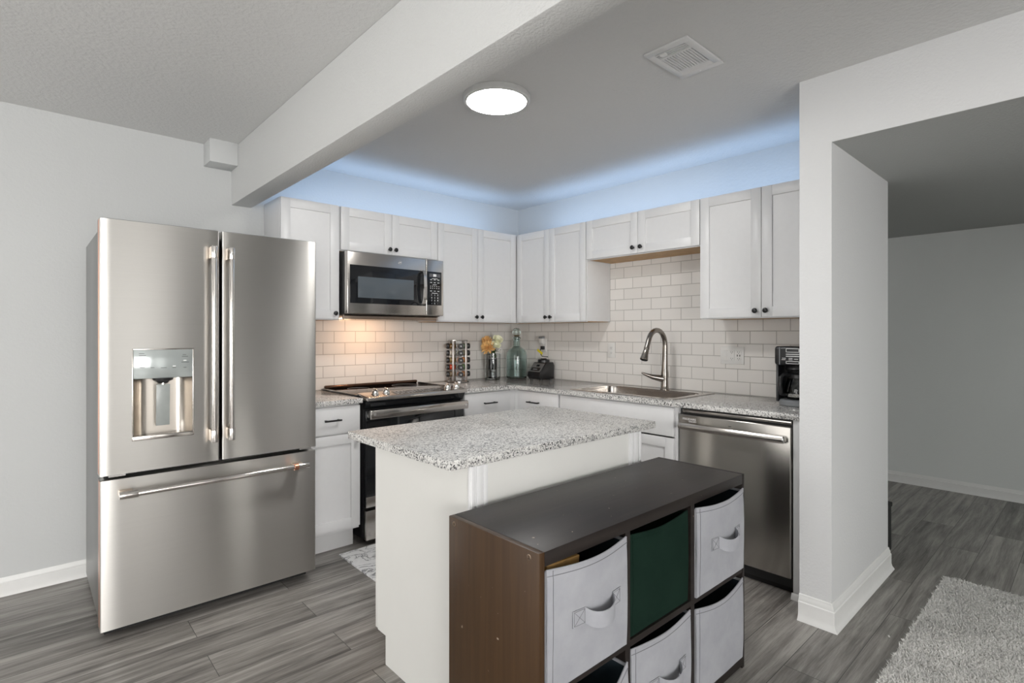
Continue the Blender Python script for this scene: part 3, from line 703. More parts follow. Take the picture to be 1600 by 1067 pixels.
med = MB(MA).cyl((-1.5, MV - .001, 1.806), (-1.5, MV + .0015, 1.806), .0135, n=32).build('badge', M['chrome_soft'], dm)
MB(MA).cyl((-1.5, MV + .001, 1.806), (-1.5, MV + .0022, 1.806), .0105, n=32).build('badge_disc', M['gray_plastic'], med)
text('badge_letters', 'GE', .011, (-1.5, -MV - .0026, 1.806), (1, 0, 0), (0, 0, 1), M['mark_white'], med)

# ------------------------------------------------------------------ dishwasher
t = thing('dishwasher', (-.32, -2.347, 0), 'stainless steel dishwasher with bar handle, right of the sink cabinet', 'dishwasher')
MB(MBW).box(2.034, 2.662, .03, .585, .03, .874).build('tub', M['black_plastic'], t)
MB(MBW).box(2.036, 2.660, .05, .565, .0, .082).build('toe_panel', M['dark_gap'], t)
MB(MBW).box(2.050, 2.650, .570, .600, .853, .870, .003).build('control_strip', M['steel_plain'], t)
dd = MB(MBW).box(2.040, 2.656, .586, .622, .086, .844, .006, 3).build('door', M['steel_dw'], t)
mb = MB(MBW)
mb.slab(lambda a, b: (2.060 + .572 * a, .662 + .010 * math.sin(math.pi * a) + .009 * math.sin(math.pi * b), .764 + .036 * b), lambda a, b: (2.060 + .572 * a, .654 + .010 * math.sin(math.pi * a), .764 + .036 * b), 30, 8)
hd = mb.build('handle', M['steel_plain'], dd)
for u in (2.070, 2.622): MB(MBW).box(u - .010, u + .010, .620, .664, .768, .796, .003).build('handle_bracket', M['chrome'], hd)
MB(MBW).cyl((2.6305, .664, .782), (2.640, .664, .782), .013, n=20, bev=.002).build('handle_cap', M['chrome'], hd)
text('maker_mark', 'FRIGIDAIRE', .0165, (-.6224, -2.105, .819), (0, -1, 0), (0, 0, 1), M['mark_white'], dd)
text('maker_mark', 'GALLERY', .0120, (-.6224, -2.125, .806), (0, -1, 0), (0, 0, 1), M['mark_white'], dd)
MB(MBW).box(2.335, 2.352, .6215, .6225, .806, .809).build('vent_slot', M['mark_dark'], dd)

# ------------------------------------------------------------------ island
t = thing('kitchen_island', (-1.91, -2.0, 0), 'white kitchen island with overhanging speckled granite top', 'kitchen island')
MB().box(-2.470, -1.330, -2.338, -1.632, .884, .914, .003).build('granite_top', M['granite_honed'], t)
# end panels with a toe-kick notch on the kitchen side
for x0, x1 in ((-2.384, -2.366), (-1.452, -1.434)):
    MB().prism([(-2.322, 0), (-1.785, 0), (-1.785, .114), (-1.722, .114), (-1.722, .8835), (-2.322, .8835)], x0, x1).build('end_panel', M['cab_warm'], t)
MB().box(-2.384, -2.366, -1.7225, -1.702, .118, .8835, .002).build('door_edge', M['cab_warm'], t)
MB().box(-2.366, -1.452, -2.325, -2.307, 0, .8835).build('back_panel', M['cab_island'] if 'cab_island' in M else M['cab_warm'], t)
MB().box(-2.366, -1.452, -2.307, -1.722, .114, .883).build('carcass', M['cab_warm'], t)
MB().box(-2.366, -1.452, -1.80, -1.785, 0, .114).build('toe_kick', M['cab_warm'], t)
def fluted(x0, x1):
    mb = MB(); w_ = x1 - x0
    mb.box(x0, x1, -2.332, -2.322, 0, .8835, .001)
    for a, b in ((.06, .26), (.34, .66), (.74, .94)): mb.box(x0 + w_ * a, x0 + w_ * b, -2.3365, -2.331, .0, .8834, .0025, 2)
    return mb.build('corner_moulding', M['cab'], t)
fluted(-2.388, -2.312); fluted(-1.520, -1.434)
for a, b in ((-2.3655, -1.9105), (-1.9075, -1.4525)):
    dI = shaker(MA @ Matrix.Translation((0, 0, 0)), a, b, .120, .703, 0, t) if False else None
# doors on the kitchen side
MK = Matrix(((1, 0, 0, 0), (0, 1, 0, 0), (0, 0, 1, 0), (0, 0, 0, 1)))
for a, b, ku in ((-2.364, -1.9105, -1.94), (-1.9075, -1.454, -1.878)):
    d = shaker(MK, a, b, .120, .703, -1.7015, t); knob(MK, ku, .66, -1.7015, d)
    d = slab_front(MK, a, b, .712, .873, -1.7015, t); pull(MK, (a + b) / 2 - .06, (a + b) / 2 + .06, .795, -1.7015, d)

# ------------------------------------------------------------------ cube storage shelf and its bins
SX0, SX1, SY0, SY1 = -2.492, -1.346, -2.748, -2.364        # front is SY0
t = thing('cube_shelf', (-1.92, -2.556, 0), 'dark espresso six-cube storage shelf standing against the island', 'shelf')
MB().box(SX0 + .020, SX1 - .018, SY0, SY1, .722, .760, .0012).build('top_board', M['espresso'], t)
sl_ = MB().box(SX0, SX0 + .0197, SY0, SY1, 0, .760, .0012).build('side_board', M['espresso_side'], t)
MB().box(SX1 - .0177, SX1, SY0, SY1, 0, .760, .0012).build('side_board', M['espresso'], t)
MB().box(SX0 + .0198, SX1 - .0178, SY0, SY1, .012, .048).build('bottom_board', M['espresso'], t)
MB().box(SX0 + .0198, SX1 - .0178, SY0 + .001, SY1, .376, .396).build('middle_board', M['espresso'], t)
MB().box(SX0 + .0198, SX1 - .0178, SY1 - .006, SY1 - .001, .048, .722).build('back_board', M['espresso'], t)
C1, C2 = -2.118, -1.742
for x in (C1, C2):
    for z0, z1 in ((.048, .376), (.396, .722)): MB().box(x - .012, x + .012, SY0 + .001, SY1 - .006, z0, z1).build('divider', M['espresso'], t)
for y, z in ((-2.391, .742), (-2.712, .742), (-2.391, .03), (-2.712, .03)):
    h = MB().lathe([(.0072, 0), (.0072, .0008), (.0052, .0012), (.0048, -.0005), (.0, -.0005)], (SX0, y, z), 20, Matrix.Rotation(R(-90), 4, 'Y')).build('screw_hole', M['bronze'], sl_)
def fabric_bin(x0, x1, z0, z1, label, out=.0, sag=.018, bow=.014, mat='fabric', lining='fabric_dark', handle=True, group='gray fabric bins in the cube shelf', slump=0.0):
    yf = SY0 + .004 - out; yb = SY1 - .022; h_ = z1 - z0; th = .005
    tb = thing('fabric_bin', ((x0 + x1) / 2, (yf + yb) / 2, z0), label, 'storage bin', group)
    def zt(a): return z1 - sag * math.sin(math.pi * a) ** 1.0 - slump * (1 - a)
    def yo(a, b): return -bow * math.sin(math.pi * a) * b ** 2.2 - .003 * math.sin(math.pi * b)
    def cr(a, b): return .0012 * mnoise.noise(Vector((a * 5 + x0 * 9, b * 5, z0 * 7))) + .0010 * math.sin(40 * b + 3 * a) * math.exp(-((b - .93) / .05) ** 2)
    F = lambda a, b: (x0 + (x1 - x0) * a, yf + yo(a, b) + cr(a, b), z0 + (zt(a) - z0) * b)
    MB().slab(F, lambda a, b: (F(a, b)[0], F(a, b)[1] + th, F(a, b)[2]), 20, 24).build('front_panel', M[mat], tb)
    mb = MB(); mb.box(x0, x0 + th, yf + th, yb, z0, z1 - .004 - slump).box(x1 - th, x1, yf + th, yb, z0, z1 - .004).box(x0 + th, x1 - th, yb - th, yb, z0, z1 - .004).box(x0, x1, yf + th, yb, z0, z0 + .004)
    mb.build('bin_body', M[mat], tb)
    MB().slab(lambda a, b: (F(.02 + .96 * a, b)[0], F(.02 + .96 * a, b)[1] + th + .0005, F(a, b)[2] - .006), lambda a, b: (F(.02 + .96 * a, b)[0], F(.02 + .96 * a, b)[1] + th + .0015, F(a, b)[2] - .006), 20, 4).build('lining', M[lining], tb)
    mb = MB(); mb.box(x0 + th, x0 + th + .002, yf + th + .004, yb - th, z0 + .01, z1 - .012 - slump).box(x1 - th - .002, x1 - th, yf + th + .004, yb - th, z0 + .01, z1 - .012).box(x0 + th, x1 - th, yb - th - .002, yb - th, z0 + .01, z1 - .012)
    mb.build('lining', M[lining], tb)
    rp = [Vector(F(k / 24, 1)) + Vector((0, th / 2, 0)) for k in range(25)]
    MB().tube(rp, .0032, 8).build('rim_piping', M[mat], tb)
    # seam lines down the sides of the face
    sp_ = MB()
    for a in (.055,): sp_.tube([Vector(F(a, k / 24)) + Vector((0, -.0004, 0)) for k in range(25)], .0009, 6)
    sp_.tube([Vector(F(k / 24, .955)) + Vector((0, -.0004, 0)) for k in range(25)], .0009, 6)
    sp_.build('seam', M['stitch'] if mat == 'fabric' else M['fabric_green'], tb)
    if handle:
        hz = z0 + h_ * .52; hw = .044; ua, ub, uc_, ud = .26, .41, .76, .88
        def hp_(s):
            if s < .22: a = ua + (ub - ua) * s / .22; return a, .002, 0.0
            if s > .78: a = uc_ + (ud - uc_) * (s - .78) / .22; return a, .002, 0.0
            k = (s - .22) / .56; a = ub + (uc_ - ub) * k; q = math.sin(math.pi * k) ** .45
            return a, .002 + .030 * q, -.014 * q
        def HF(s, b, off=0):
            a, d_, dz = hp_(s); f_ = F(a, (hz - z0) / h_); return Vector((f_[0], f_[1] - d_ - off, hz + dz - hw / 2 + hw * b - .004 * math.sin(math.pi * s)))
        hd_ = MB().slab(lambda a, b: HF(a, b, .0018), lambda a, b: HF(a, b, 0), 48, 3).build('handle_strap', M[mat], tb)
        st = MB()
        for s0, s1 in ((.02, .20), (.80, .98)):
            P_ = [HF(s0, .08, .002), HF(s1, .08, .002), HF(s1, .92, .002), HF(s0, .92, .002)]
            for i in range(4): st.tube([P_[i], P_[(i + 1) % 4]], .0006, 5)
            st.tube([P_[0], P_[2]], .0006, 5); st.tube([P_[1], P_[3]], .0006, 5)
        st.build('handle_stitching', M['stitch'], hd_)
    return tb
BX = [(SX0 + .0225, C1 - .0145), (C1 + .0135, C2 - .020), (C2 + .0145, SX1 - .0225)]
fabric_bin(*BX[0], .3975, .712, 'gray fabric bin with strap handle and brown board inside, under the shelf\'s near top corner', out=.010, sag=.008, bow=.018)
fabric_bin(*BX[1], .3975, .704, 'dark green felt bin without handle in the shelf\'s upper middle cube', out=-.004, sag=.012, bow=.006, mat='fabric_green', lining='fabric_green', handle=False)
fabric_bin(*BX[2], .3975, .706, 'gray fabric bin with strap handle in the shelf\'s upper cube nearest the dishwasher', out=.010, sag=.012, bow=.014)
fabric_bin(*BX[0], .0495, .345, 'gray fabric bin with slumped rim and dark blue lining, under the bin with brown board', out=.014, sag=.030, bow=.030, slump=.02)
fabric_bin(*BX[1], .0495, .366, 'gray fabric bin with strap handle directly below the dark green bin', out=.006, sag=.010, bow=.010)
fabric_bin(*BX[2], .0495, .356, 'gray fabric bin without strap handle, lower cube nearest the dishwasher', out=.008, sag=.020, bow=.012, handle=False)
tag(MB().box(-2.458, -2.33, -2.735, -2.55, .42, .712, .002, rot=Matrix.Rotation(R(3), 4, 'Y')).build('cardboard_box', M['cardboard']), 'brown cardboard piece sticking up inside the gray bin at the shelf corner', 'box')

# ------------------------------------------------------------------ rug, mat, hall box
t = thing('area_rug', (-.85, -3.94, 0), 'light gray shag rug on the plank floor by the hall opening', 'rug')
tag(MB().box(-.683, -.667, -3.079, -3.073, .0005, .0015, rot=Matrix.Rotation(R(25), 4, 'Z')).build('paper_scrap', M['white_plastic']), 'tiny white paper scrap on the plank floor beside the pier', 'scrap')
RX0, RX1, RY0, RY1 = -1.8, .200, -4.75, -3.128
MB().box(RX0, RX1, RY0, RY1, .0005, .010, .004).build('backing', M['rug'], t)
def pile():
    rnd = random.Random(11); vs_, fs = [], []
    def blade(x, y, hgt, wd):
        a = rnd.uniform(0, 6.283); lean = rnd.uniform(.002, .012); b = rnd.uniform(0, 6.283)
        dx, dy = math.cos(a) * wd, math.sin(a) * wd; lx, ly = math.cos(b) * lean, math.sin(b) * lean
        i = len(vs_)
        vs_.extend([(x - dx, y - dy, .009), (x + dx, y + dy, .009), (x + dx * .9 + lx * .6, y + dy * .9 + ly * .6, .009 + hgt * .6), (x - dx * .9 + lx * .6, y - dy * .9 + ly * .6, .009 + hgt * .6), (x + lx * 1.4, y + ly * 1.4, .009 + hgt)])
        fs.extend([(i, i + 1, i + 2, i + 3), (i + 3, i + 2, i + 4)])
    for k in range(230000):
        x = rnd.uniform(RX0 + .003, RX1 - .003); y = rnd.uniform(RY0 + .003, RY1 - .003)
        blade(x, y, rnd.uniform(.008, .017) * (.8 + .4 * mnoise.noise(Vector((x * 14, y * 14, 0)))), rnd.uniform(.0013, .0024))
    off = WLOC[t.name]; me = bpy.data.meshes.new('pile'); me.from_pydata([(x - off.x, y - off.y, z) for x, y, z in vs_], [], fs); me.materials.append(M['pile'])
    o = bpy.data.objects.new('pile', me); col.objects.link(o); o.parent = t; o['kind'] = 'stuff'
pile()
mb = MB(); mb.box(-2.072, -1.25, -1.14, -.672, .0005, .010, .025, 5, vert_only=True)
tag(mb.build('floor_mat', M['marble']), 'white marble-patterned floor mat in front of the range', 'floor mat')
t = thing('storage_box', (.31, -2.66, 0), 'low black box on the hall floor behind the pier', 'box')
MB().box(.17, .452, -2.838, -2.50, .0, .270, .006).build('box_body', M['dark_gap'], t)
MB().box(.165, .457, -2.843, -2.495, .262, .290, .006).build('lid', M['dark_gap'], t)

# ------------------------------------------------------------------ ceiling fixtures
t = thing('ceiling_lamp', (-1.737, -1.708, ZC), 'round flush ceiling lamp with glowing white diffuser and silver rim', 'ceiling light')
LC = (-1.737, -1.708, 0)
MB().lathe([(.120, ZC), (.160, ZC), (.163, ZC - .004), (.163, ZC - .026), (.158, ZC - .031), (.146, ZC - .031), (.144, ZC - .024)], LC, 64).build('rim', M['lamp_rim'] if 'lamp_rim' in M else plain('satin_silver', (.62, .62, .61), .4, .2), t)
MB().lathe([(.145, ZC - .026), (.144, ZC - .0295), (.10, ZC - .0310), (0, ZC - .0315)], LC, 64).build('diffuser', M['diffuser'], t)
t = thing('ceiling_vent', (-1.394, -2.516, ZC), 'white metal air register on the kitchen ceiling with open dark slots', 'air vent')
VX0, VX1, VY0, VY1 = -1.545, -1.243, -2.615, -2.417
vm = plain('vent_paint', (.66, .66, .66), .4, var=.01)
mb = MB(); zt0, zt1 = ZC - .010, ZC - .0005
mb.box(VX0, VX0 + .034, VY0, VY1, zt0, zt1, .003).box(VX1 - .034, VX1, VY0, VY1, zt0, zt1, .003).box(VX0 + .03, VX1 - .03, VY0, VY0 + .030, zt0, zt1, .003).box(VX0 + .03, VX1 - .03, VY1 - .030, VY1, zt0, zt1, .003)
mb.box(VX0 + .076, VX0 + .088, VY0 + .025, VY1 - .025, zt0 + .001, zt1).box(VX1 - .072, VX1 - .064, VY0 + .025, VY1 - .025, zt0 + .001, zt1)
mb.build('frame', vm, t)
MB().box(VX0 + .03, VX1 - .03, VY0 + .025, VY1 - .025, ZC - .0025, ZC - .0008).build('duct_opening', M['dark_gap'], t)
for k in range(3):
    x = VX0 + .042 + k * .0125; MB().box(x, x + .0042, VY0 + .028, VY1 - .028, zt0 + .001, zt1 - .002).build('slat', vm, t)
for k in range(11):
    y = VY0 + .033 + k * .0123; MB().box(VX0 + .088, VX1 - .072, y, y + .0090, zt0 + .001, zt0 + .0045, rot=Matrix.Rotation(R(10), 4, 'X')).build('slat', vm, t)
for k in range(3):
    x = VX1 - .062 + k * .0095; MB().box(x, x + .0082, VY0 + .028, VY1 - .028, zt0 + .001, zt1 - .002, rot=Matrix.Rotation(R(14), 4, 'Y')).build('slat', vm, t)
MB().box(VX0 + .036, VX0 + .058, VY1 - .078, VY1 - .052, zt0 - .006, zt0 + .002, .002).build('damper_lever', M['trim'], t)
for x, y in ((VX0 + .017, VY1 - .060), (VX1 - .015, (VY0 + VY1) / 2)): MB().cyl((x, y, zt0 - .001), (x, y, zt0 + .002), .004, n=12).build('screw', M['trim'], t)

# ------------------------------------------------------------------ wall sockets
def socket(u, w_, label):
    t = thing('wall_outlet', MBW @ Vector((u, .008, w_ - .06)), label, 'power outlet')
    MB(MBW).box(u - .036, u + .036, .0082, .0135, w_ - .058, w_ + .058, .002).build('cover_plate', M['white_plastic'], t)
    for dz in (-.020, .020):
        s = MB(MBW).box(u - .0165, u + .0165, .0125, .0150, w_ + dz - .014, w_ + dz + .014, .004).build('socket_face', M['white_plastic'], t)
        MB(MBW).box(u - .007, u - .005, .0145, .0154, w_ + dz - .002, w_ + dz + .006).box(u + .005, u + .007, .0145, .0154, w_ + dz - .002, w_ + dz + .006).cyl((u, .0145, w_ + dz - .007), (u, .0154, w_ + dz - .007), .0022, n=10).build('slots', M['mark_dark'], s)
    return t
socket(1.092, 1.178, 'white double outlet on the tile between blender and faucet')
socket(.348, 1.205, 'white outlet behind the blender holding a plug-in')
t = thing('outlet_panel', (-.008, -2.068, 1.11), 'wide white plate with switch and outlets, on the tile left of the coffee maker', 'power outlet')
PU0, PU1, PZ0, PZ1 = 1.988, 2.146, 1.110, 1.224
MB(MBW).box(PU0, PU1, .0082, .0135, PZ0, PZ1, .002).build('cover_plate', M['white_plastic'], t)
for k in range(3):
    u = PU0 + .034 + k * .045
    s = MB(MBW).box(u - .0168, u + .0168, .0125, .0155, PZ0 + .023, PZ1 - .023, .0015).build('rocker_switch' if k == 0 else 'socket_face', M['white_plastic'], t)
    if k:
        mk = MB(MBW)
        for dz in (-.021, .021):
            w_ = (PZ0 + PZ1) / 2 + dz
            mk.box(u - .007, u - .005, .0150, .0159, w_ - .002, w_ + .006).box(u + .005, u + .007, .0150, .0159, w_ - .002, w_ + .006).cyl((u, .0150, w_ - .007), (u, .0159, w_ - .007), .0022, n=10)
        if k == 2: mk.box(u - .011, u - .005, .0150, .0159, (PZ0 + PZ1) / 2 - .006, (PZ0 + PZ1) / 2 + .006).box(u + .005, u + .011, .0150, .0159, (PZ0 + PZ1) / 2 - .006, (PZ0 + PZ1) / 2 + .006)
        mk.build('slots', M['mark_dark'], s)

# ------------------------------------------------------------------ things on the worktop
ZW = .9142
M['rack_steel'] = plain('rack_steel', (.36, .33, .31), .35, .9)
# spice rack, turned so that one column of jars faces the viewpoint
SC = Vector((-.815, -.152, ZW)); vd = (Vector((CAM[0], CAM[1], 0)) - Vector((SC.x, SC.y, 0))).normalized(); az = math.atan2(vd.y, vd.x) + R(14)
t = thing('spice_rack', SC, 'revolving stainless spice rack holding five rows of jars, beside the range', 'spice rack')
MB().lathe([(0, .0), (.085, 0), (.092, .004), (.092, .010), (.086, .015), (0, .016)], SC, 48).build('turntable', M['steel_plain'], t)
MB(frame(SC, az)).box(-.066, .066, -.066, .066, .334, .343, .004).build('top_plate', M['steel_plain'], t)
MB(frame(SC, az)).box(-.024, .024, -.024, .024, .015, .335).build('core', M['steel_dark'], t)
for sx, sy in ((1, 1), (1, -1), (-1, 1), (-1, -1)):
    MB(frame(SC, az)).box(sx * .053 - .008, sx * .053 + .008, sy * .053 - .008, sy * .053 + .008, .015, .335, .001).build('post', M['rack_steel'], t)
for k in range(5):
    z = .043 + k * .057
    mb = MB(frame(SC, az)); pts = [(.046, -.036, z), (.046, .036, z), (.046, .036, z)]
    for a in range(4):
        Q = Matrix.Rotation(R(90 * a), 4, 'Z')
        mb.tube([Q @ Vector((.066, -.040, z)), Q @ Vector((.070, 0, z - .004)), Q @ Vector((.066, .040, z))], .0018, 6)
    mb.build('wire_holder', M['chrome'], t)
JC = {'left': [(.16, .09, .03), (.60, .55, .48), (.24, .17, .07), (.50, .05, .015), (.20, .15, .09)],
      'front': [(.18, .10, .06), (.12, .13, .05), (.55, .17, .02), (.07, .13, .035), (.45, .14, .03)],
      'right': [(.16, .20, .14), (.20, .18, .12), (.50, .20, .07), (.12, .20, .08), (.42, .20, .09)]}
JN = {'left': ['brown', 'pale', 'olive brown', 'red', 'tan'], 'front': ['dark brown', 'olive', 'orange', 'green', 'rust orange'], 'right': ['gray green', 'gray', 'light orange', 'leaf green', 'caramel']}
ROW = ['top', 'second', 'middle', 'fourth', 'bottom']
for side, aa in (('front', 0), ('right', 90), ('left', -90)):
    for k in range(5):
        z = .294 - k * .057
        F_ = frame(SC + Vector((0, 0, z)), az + R(aa)); q = Matrix.Rotation(R(90), 4, 'Y')
        c = F_ @ Vector((.06, 0, 0))
        jt = thing('spice_jar', c, 'black-lidded spice jar with %s spice, %s row of the rack\'s %s column' % (JN[side][k], ROW[k], side), 'jar', 'spice jars in the revolving rack')
        MB(F_).lathe([(0, 0), (.0195, 0), (.0215, .003), (.0215, .040), (.017, .047), (.017, .050), (0, .050)], (.028, 0, 0), 24, q).build('jar_body', plain('spice_%s_%d' % (side, k), JC[side][k], .12, var=.35, nscale=160), jt)
        ld = MB(F_).lathe([(0, .046), (.0215, .046), (.0225, .048), (.0225, .066), (.0205, .069), (0, .0692)], (.028, 0, 0), 24, q).build('lid', M['black_plastic'], jt)
        mk = MB(F_); mk.box(.0970, .0977, -.006, .006, -.001, .003); mk.box(.0970, .0977, -.003, .005, -.006, -.004); mk.build('lid_label', M['mark_white'], ld)

# glass vase with a bottle of flowers in it
VC = Vector((-.445, -.152, ZW))
def shell(prof_out, prof_in, c, n=48):
    return MB().lathe([(0, prof_out[0][1])] + prof_out + prof_in[::-1] + [(0, prof_in[0][1])], c, n)
t = tag(shell([(.064, 0), (.067, .004), (.067, .228)], [(.060, .012), (.064, .016), (.0645, .228)], VC).build('glass_vase', M['glass_clear']), 'clear glass cylinder vase holding a black-banded bottle of flowers', 'vase')
t = thing('flower_bottle', VC + Vector((0, 0, .0125)), 'small glass bottle with a black band, standing inside the clear vase', 'bottle')
shell([(.030, .0125), (.036, .018), (.0365, .178), (.030, .195), (.022, .205), (.024, .220)], [(.026, .018), (.033, .022), (.0335, .176), (.027, .193), (.019, .205), (.021, .220)], VC, 36).build('bottle_glass', M['glass_clear'], t)
MB().lathe([(.0368, .085), (.0374, .086), (.0374, .174), (.0368, .175)], VC, 36).build('black_band', M['black_plastic'], t)
MB().lathe([(0, .024), (.0325, .024), (.033, .055), (.0328, .062), (0, .062)], VC, 28).build('silver_pebbles', plain('mirror_pebbles', (.72, .72, .71), .3, .4, var=.3, nscale=120, bmp=1.0), t)
def petal(mb, base, d, up, L, wd, curl):
    d = Vector(d).normalized(); up = (Vector(up) - d * Vector(up).dot(d)).normalized(); sd = d.cross(up)
    def f(a, b, th):
        s = b; hw = wd * math.sin(math.pi * (.12 + .80 * s)) ** .8 * (2 * a - 1)
        return Vector(base) + d * (L * s) + sd * hw + up * (curl * s * s + .25 * wd * (2 * a - 1) ** 2 + th)
    mb.slab(lambda a, b: f(a, b, .0004), lambda a, b: f(a, b, -.0004), 3, 5)
cr_ = Vector((.669, -.743, 0)); cf_ = vd.copy()     # right and towards-viewer directions at the vase
def at(r, f, z): return VC + cr_ * r + cf_ * f + Vector((0, 0, z))
def dahlia(c, rad, mat, label, seed, base):
    rnd = random.Random(seed); ft = thing('dahlia', base, label, 'flower', 'flowers in the glass vase')
    ax = (cf_ * .75 + Vector((0, 0, .55)) - cr_ * .35).normalized(); mb = MB(); o1 = ax.orthogonal().normalized(); o2 = ax.cross(o1)
    for lay, (el, n, L) in enumerate(((-10, 13, 1.0), (12, 13, .98), (32, 12, .88), (52, 9, .74), (72, 6, .55))):
        for k in range(n):
            a = 6.283 * (k + .5 * (lay % 2)) / n + rnd.uniform(-.12, .12); e_ = R(el + rnd.uniform(-6, 6))
            d_ = (o1 * math.cos(a) + o2 * math.sin(a)) * math.cos(e_) + ax * math.sin(e_)
            petal(mb, c + d_ * .008, d_, ax, rad * L * rnd.uniform(.9, 1.05), rad * .17, rad * .15)
    hd_ = mb.build('petals', mat, ft, angle=60)
    MB().tube([base, base.lerp(c, .5) + cr_ * .004, c - ax * .004], .0022, 8).build('stem', M['leaf'], ft)
def rose(c, rad, mat, label, seed, base):
    rnd = random.Random(seed); ft = thing('rose', base, label, 'flower', 'flowers in the glass vase'); mb = MB(); ax = (cf_ * .6 + Vector((0, 0, .7)) + cr_ * .25).normalized(); o1 = ax.orthogonal().normalized(); o2 = ax.cross(o1)
    mb.sphere(c, rad * .52, (1, 1, 1), 16)
    for lay, (n, rr, tl) in enumerate(((4, .62, .06), (5, .84, .16), (5, 1.0, .34))):
        for k in range(n):
            a0 = 6.283 * (k + .37 * lay) / n
            def f(a, b, th, a0=a0, rr=rr, tl=tl, n=n):
                an = a0 + (a - .5) * 6.283 / n * 1.35; r_ = rad * rr * (.35 + .65 * math.sin(1.2 * b)) * (1 + tl * b * b) + th
                return c + (o1 * math.cos(an) + o2 * math.sin(an)) * r_ + ax * (rad * (-.62 + 1.35 * b * (1 - .28 * (2 * a - 1) ** 2) - .18 * lay * b))
            mb.slab(lambda a, b: f(a, b, .0005), lambda a, b: f(a, b, -.0005), 6, 6)
    mb.build('petals', mat, ft, angle=60)
    MB().tube([base, base.lerp(c, .5) + cr_ * .006, c - ax * rad * .6], .0022, 8).build('stem', M['leaf'], ft)
M['leaf'] = plain('leaf_green', (.035, .075, .02), .5, var=.4, nscale=60)
M['petal_orange'] = plain('petal_orange', (.82, .52, .21), .6, var=.25, nscale=70)
M['petal_cream'] = plain('petal_cream', (.82, .82, .62), .6, var=.10, nscale=50)
nb = lambda dx: at(dx, 0, .19)
dahlia(at(-.040, .026, .275), .062, M['petal_orange'], 'ruffled orange flower, the biggest in the glass vase', 5, nb(-.006))
dahlia(at(-.050, -.020, .330), .044, M['petal_orange'], 'small orange flower at the back left of the vase bouquet', 6, nb(-.004))
rose(at(.044, .010, .345), .036, M['petal_cream'], 'cream white rose at the top right of the vase bouquet', 8, nb(.006))
rose(at(.026, .030, .298), .034, M['petal_cream'], 'cream white rose in front beside the orange flower', 9, nb(.004))
lf = thing('leaf_sprig', nb(0), 'dark green leaf sprig hanging below the vase flowers', 'greenery')
mb = MB(); rnd = random.Random(4)
for k in range(13):
    b_ = at(rnd.uniform(-.02, .03), rnd.uniform(.0, .03), rnd.uniform(.205, .25)); petal(mb, b_, cr_ * rnd.uniform(-1, 1) + cf_ * rnd.uniform(.2, 1) + Vector((0, 0, rnd.uniform(-.6, .5))), Vector((0, 0, 1)), rnd.uniform(.03, .05), .010, -.006)
mb.build('leaves', M['leaf'], lf, angle=60)
MB().tube([nb(0), at(.003, .005, .22), at(.004, .01, .245)], .0025, 8).build('stem', M['leaf'], lf)
# clear plastic florist's clip
pk = thing('flower_clip', at(.055, .03, .235), 'small white wire loop clip at the right of the bouquet', 'clip')
MB().tube([at(.010, .028, .225), at(.040, .03, .232), at(.072, .03, .222), at(.080, .03, .262), at(.066, .03, .268), at(.040, .03, .240)], .0028, 8).build('wire', M['white_plastic'], pk)

# teal bottle in the corner
BC = Vector((-.205, -.200, ZW)); t = thing('glass_bottle', BC, 'large teal glass bottle with round stopper, standing in the corner', 'bottle')
po = [(.080, 0), (.089, .006), (.092, .016), (.092, .205), (.087, .232), (.072, .256), (.050, .270), (.034, .280), (.030, .292), (.030, .345), (.0375, .350), (.0375, .358)]
pi_ = [(.078, .010), (.0865, .018), (.0875, .204), (.083, .229), (.069, .251), (.048, .264), (.030, .276), (.025, .292), (.025, .356)]
MB().lathe([(0, 0)] + po + pi_[::-1] + [(0, .012)], BC, 56).build('bottle_body', M['glass_teal'], t)
MB().lathe([(0, .330), (.021, .330), (.0245, .3575), (.034, .360), (.030, .366), (.018, .370), (.026, .376), (.036, .392), (.0385, .408), (.034, .426), (.022, .440), (0, .446)], BC, 40).build('stopper', M['glass_teal'], t)

# blender base
t = thing('blender_base', (-.135, -.435, ZW), 'black blender motor base with slanted control panel, right of the teal bottle', 'blender')
BM_ = MBW @ Matrix.Translation((.435, .135, ZW))
MB(BM_).prism([(-.085, .006), (.080, .006), (.093, .030), (.090, .060), (.012, .146), (-.075, .150), (-.088, .120)], -.076, .076, bev=.006).build('housing', M['black_plastic'], t)
sd = Vector((0, .0860, .0780)).normalized()
PM = BM_ @ Matrix(((1, 0, 0, 0), (0, -.6717, .7408, .052), (0, .7408, .6717, .1035), (0, 0, 0, 1)))
pf = MB(PM).box(-.066, .066, -.046, .046, -.002, .003, .012, 4, vert_only=True).build('control_panel', plain('panel_silver', (.30, .30, .30), .3, .6), t)
MB(PM).box(-.052, .052, -.036, -.004, .0025, .0045, .008, 3, vert_only=True).build('button_strip', M['black_plastic'], pf)
MB(PM).box(-.030, .022, -.026, -.016, .0042, .0052, .002).build('buttons', M['gray_plastic'], pf)
MB(PM).box(-.012, .022, .010, .030, .0025, .0042).build('display', M['glass_black'], pf)
MB(BM_).lathe([(.052, .147), (.052, .165), (.047, .171), (.030, .172), (.024, .180), (0, .180)], (0, -.032, 0), 32).build('drive_hub', M['black_plastic'], t)
for u in (-.055, .055):
    for v in (-.062, .060): MB(BM_).cyl((u, v, -.0003), (u, v, .010), .012, n=16).build('foot', M['black_plastic'], t)
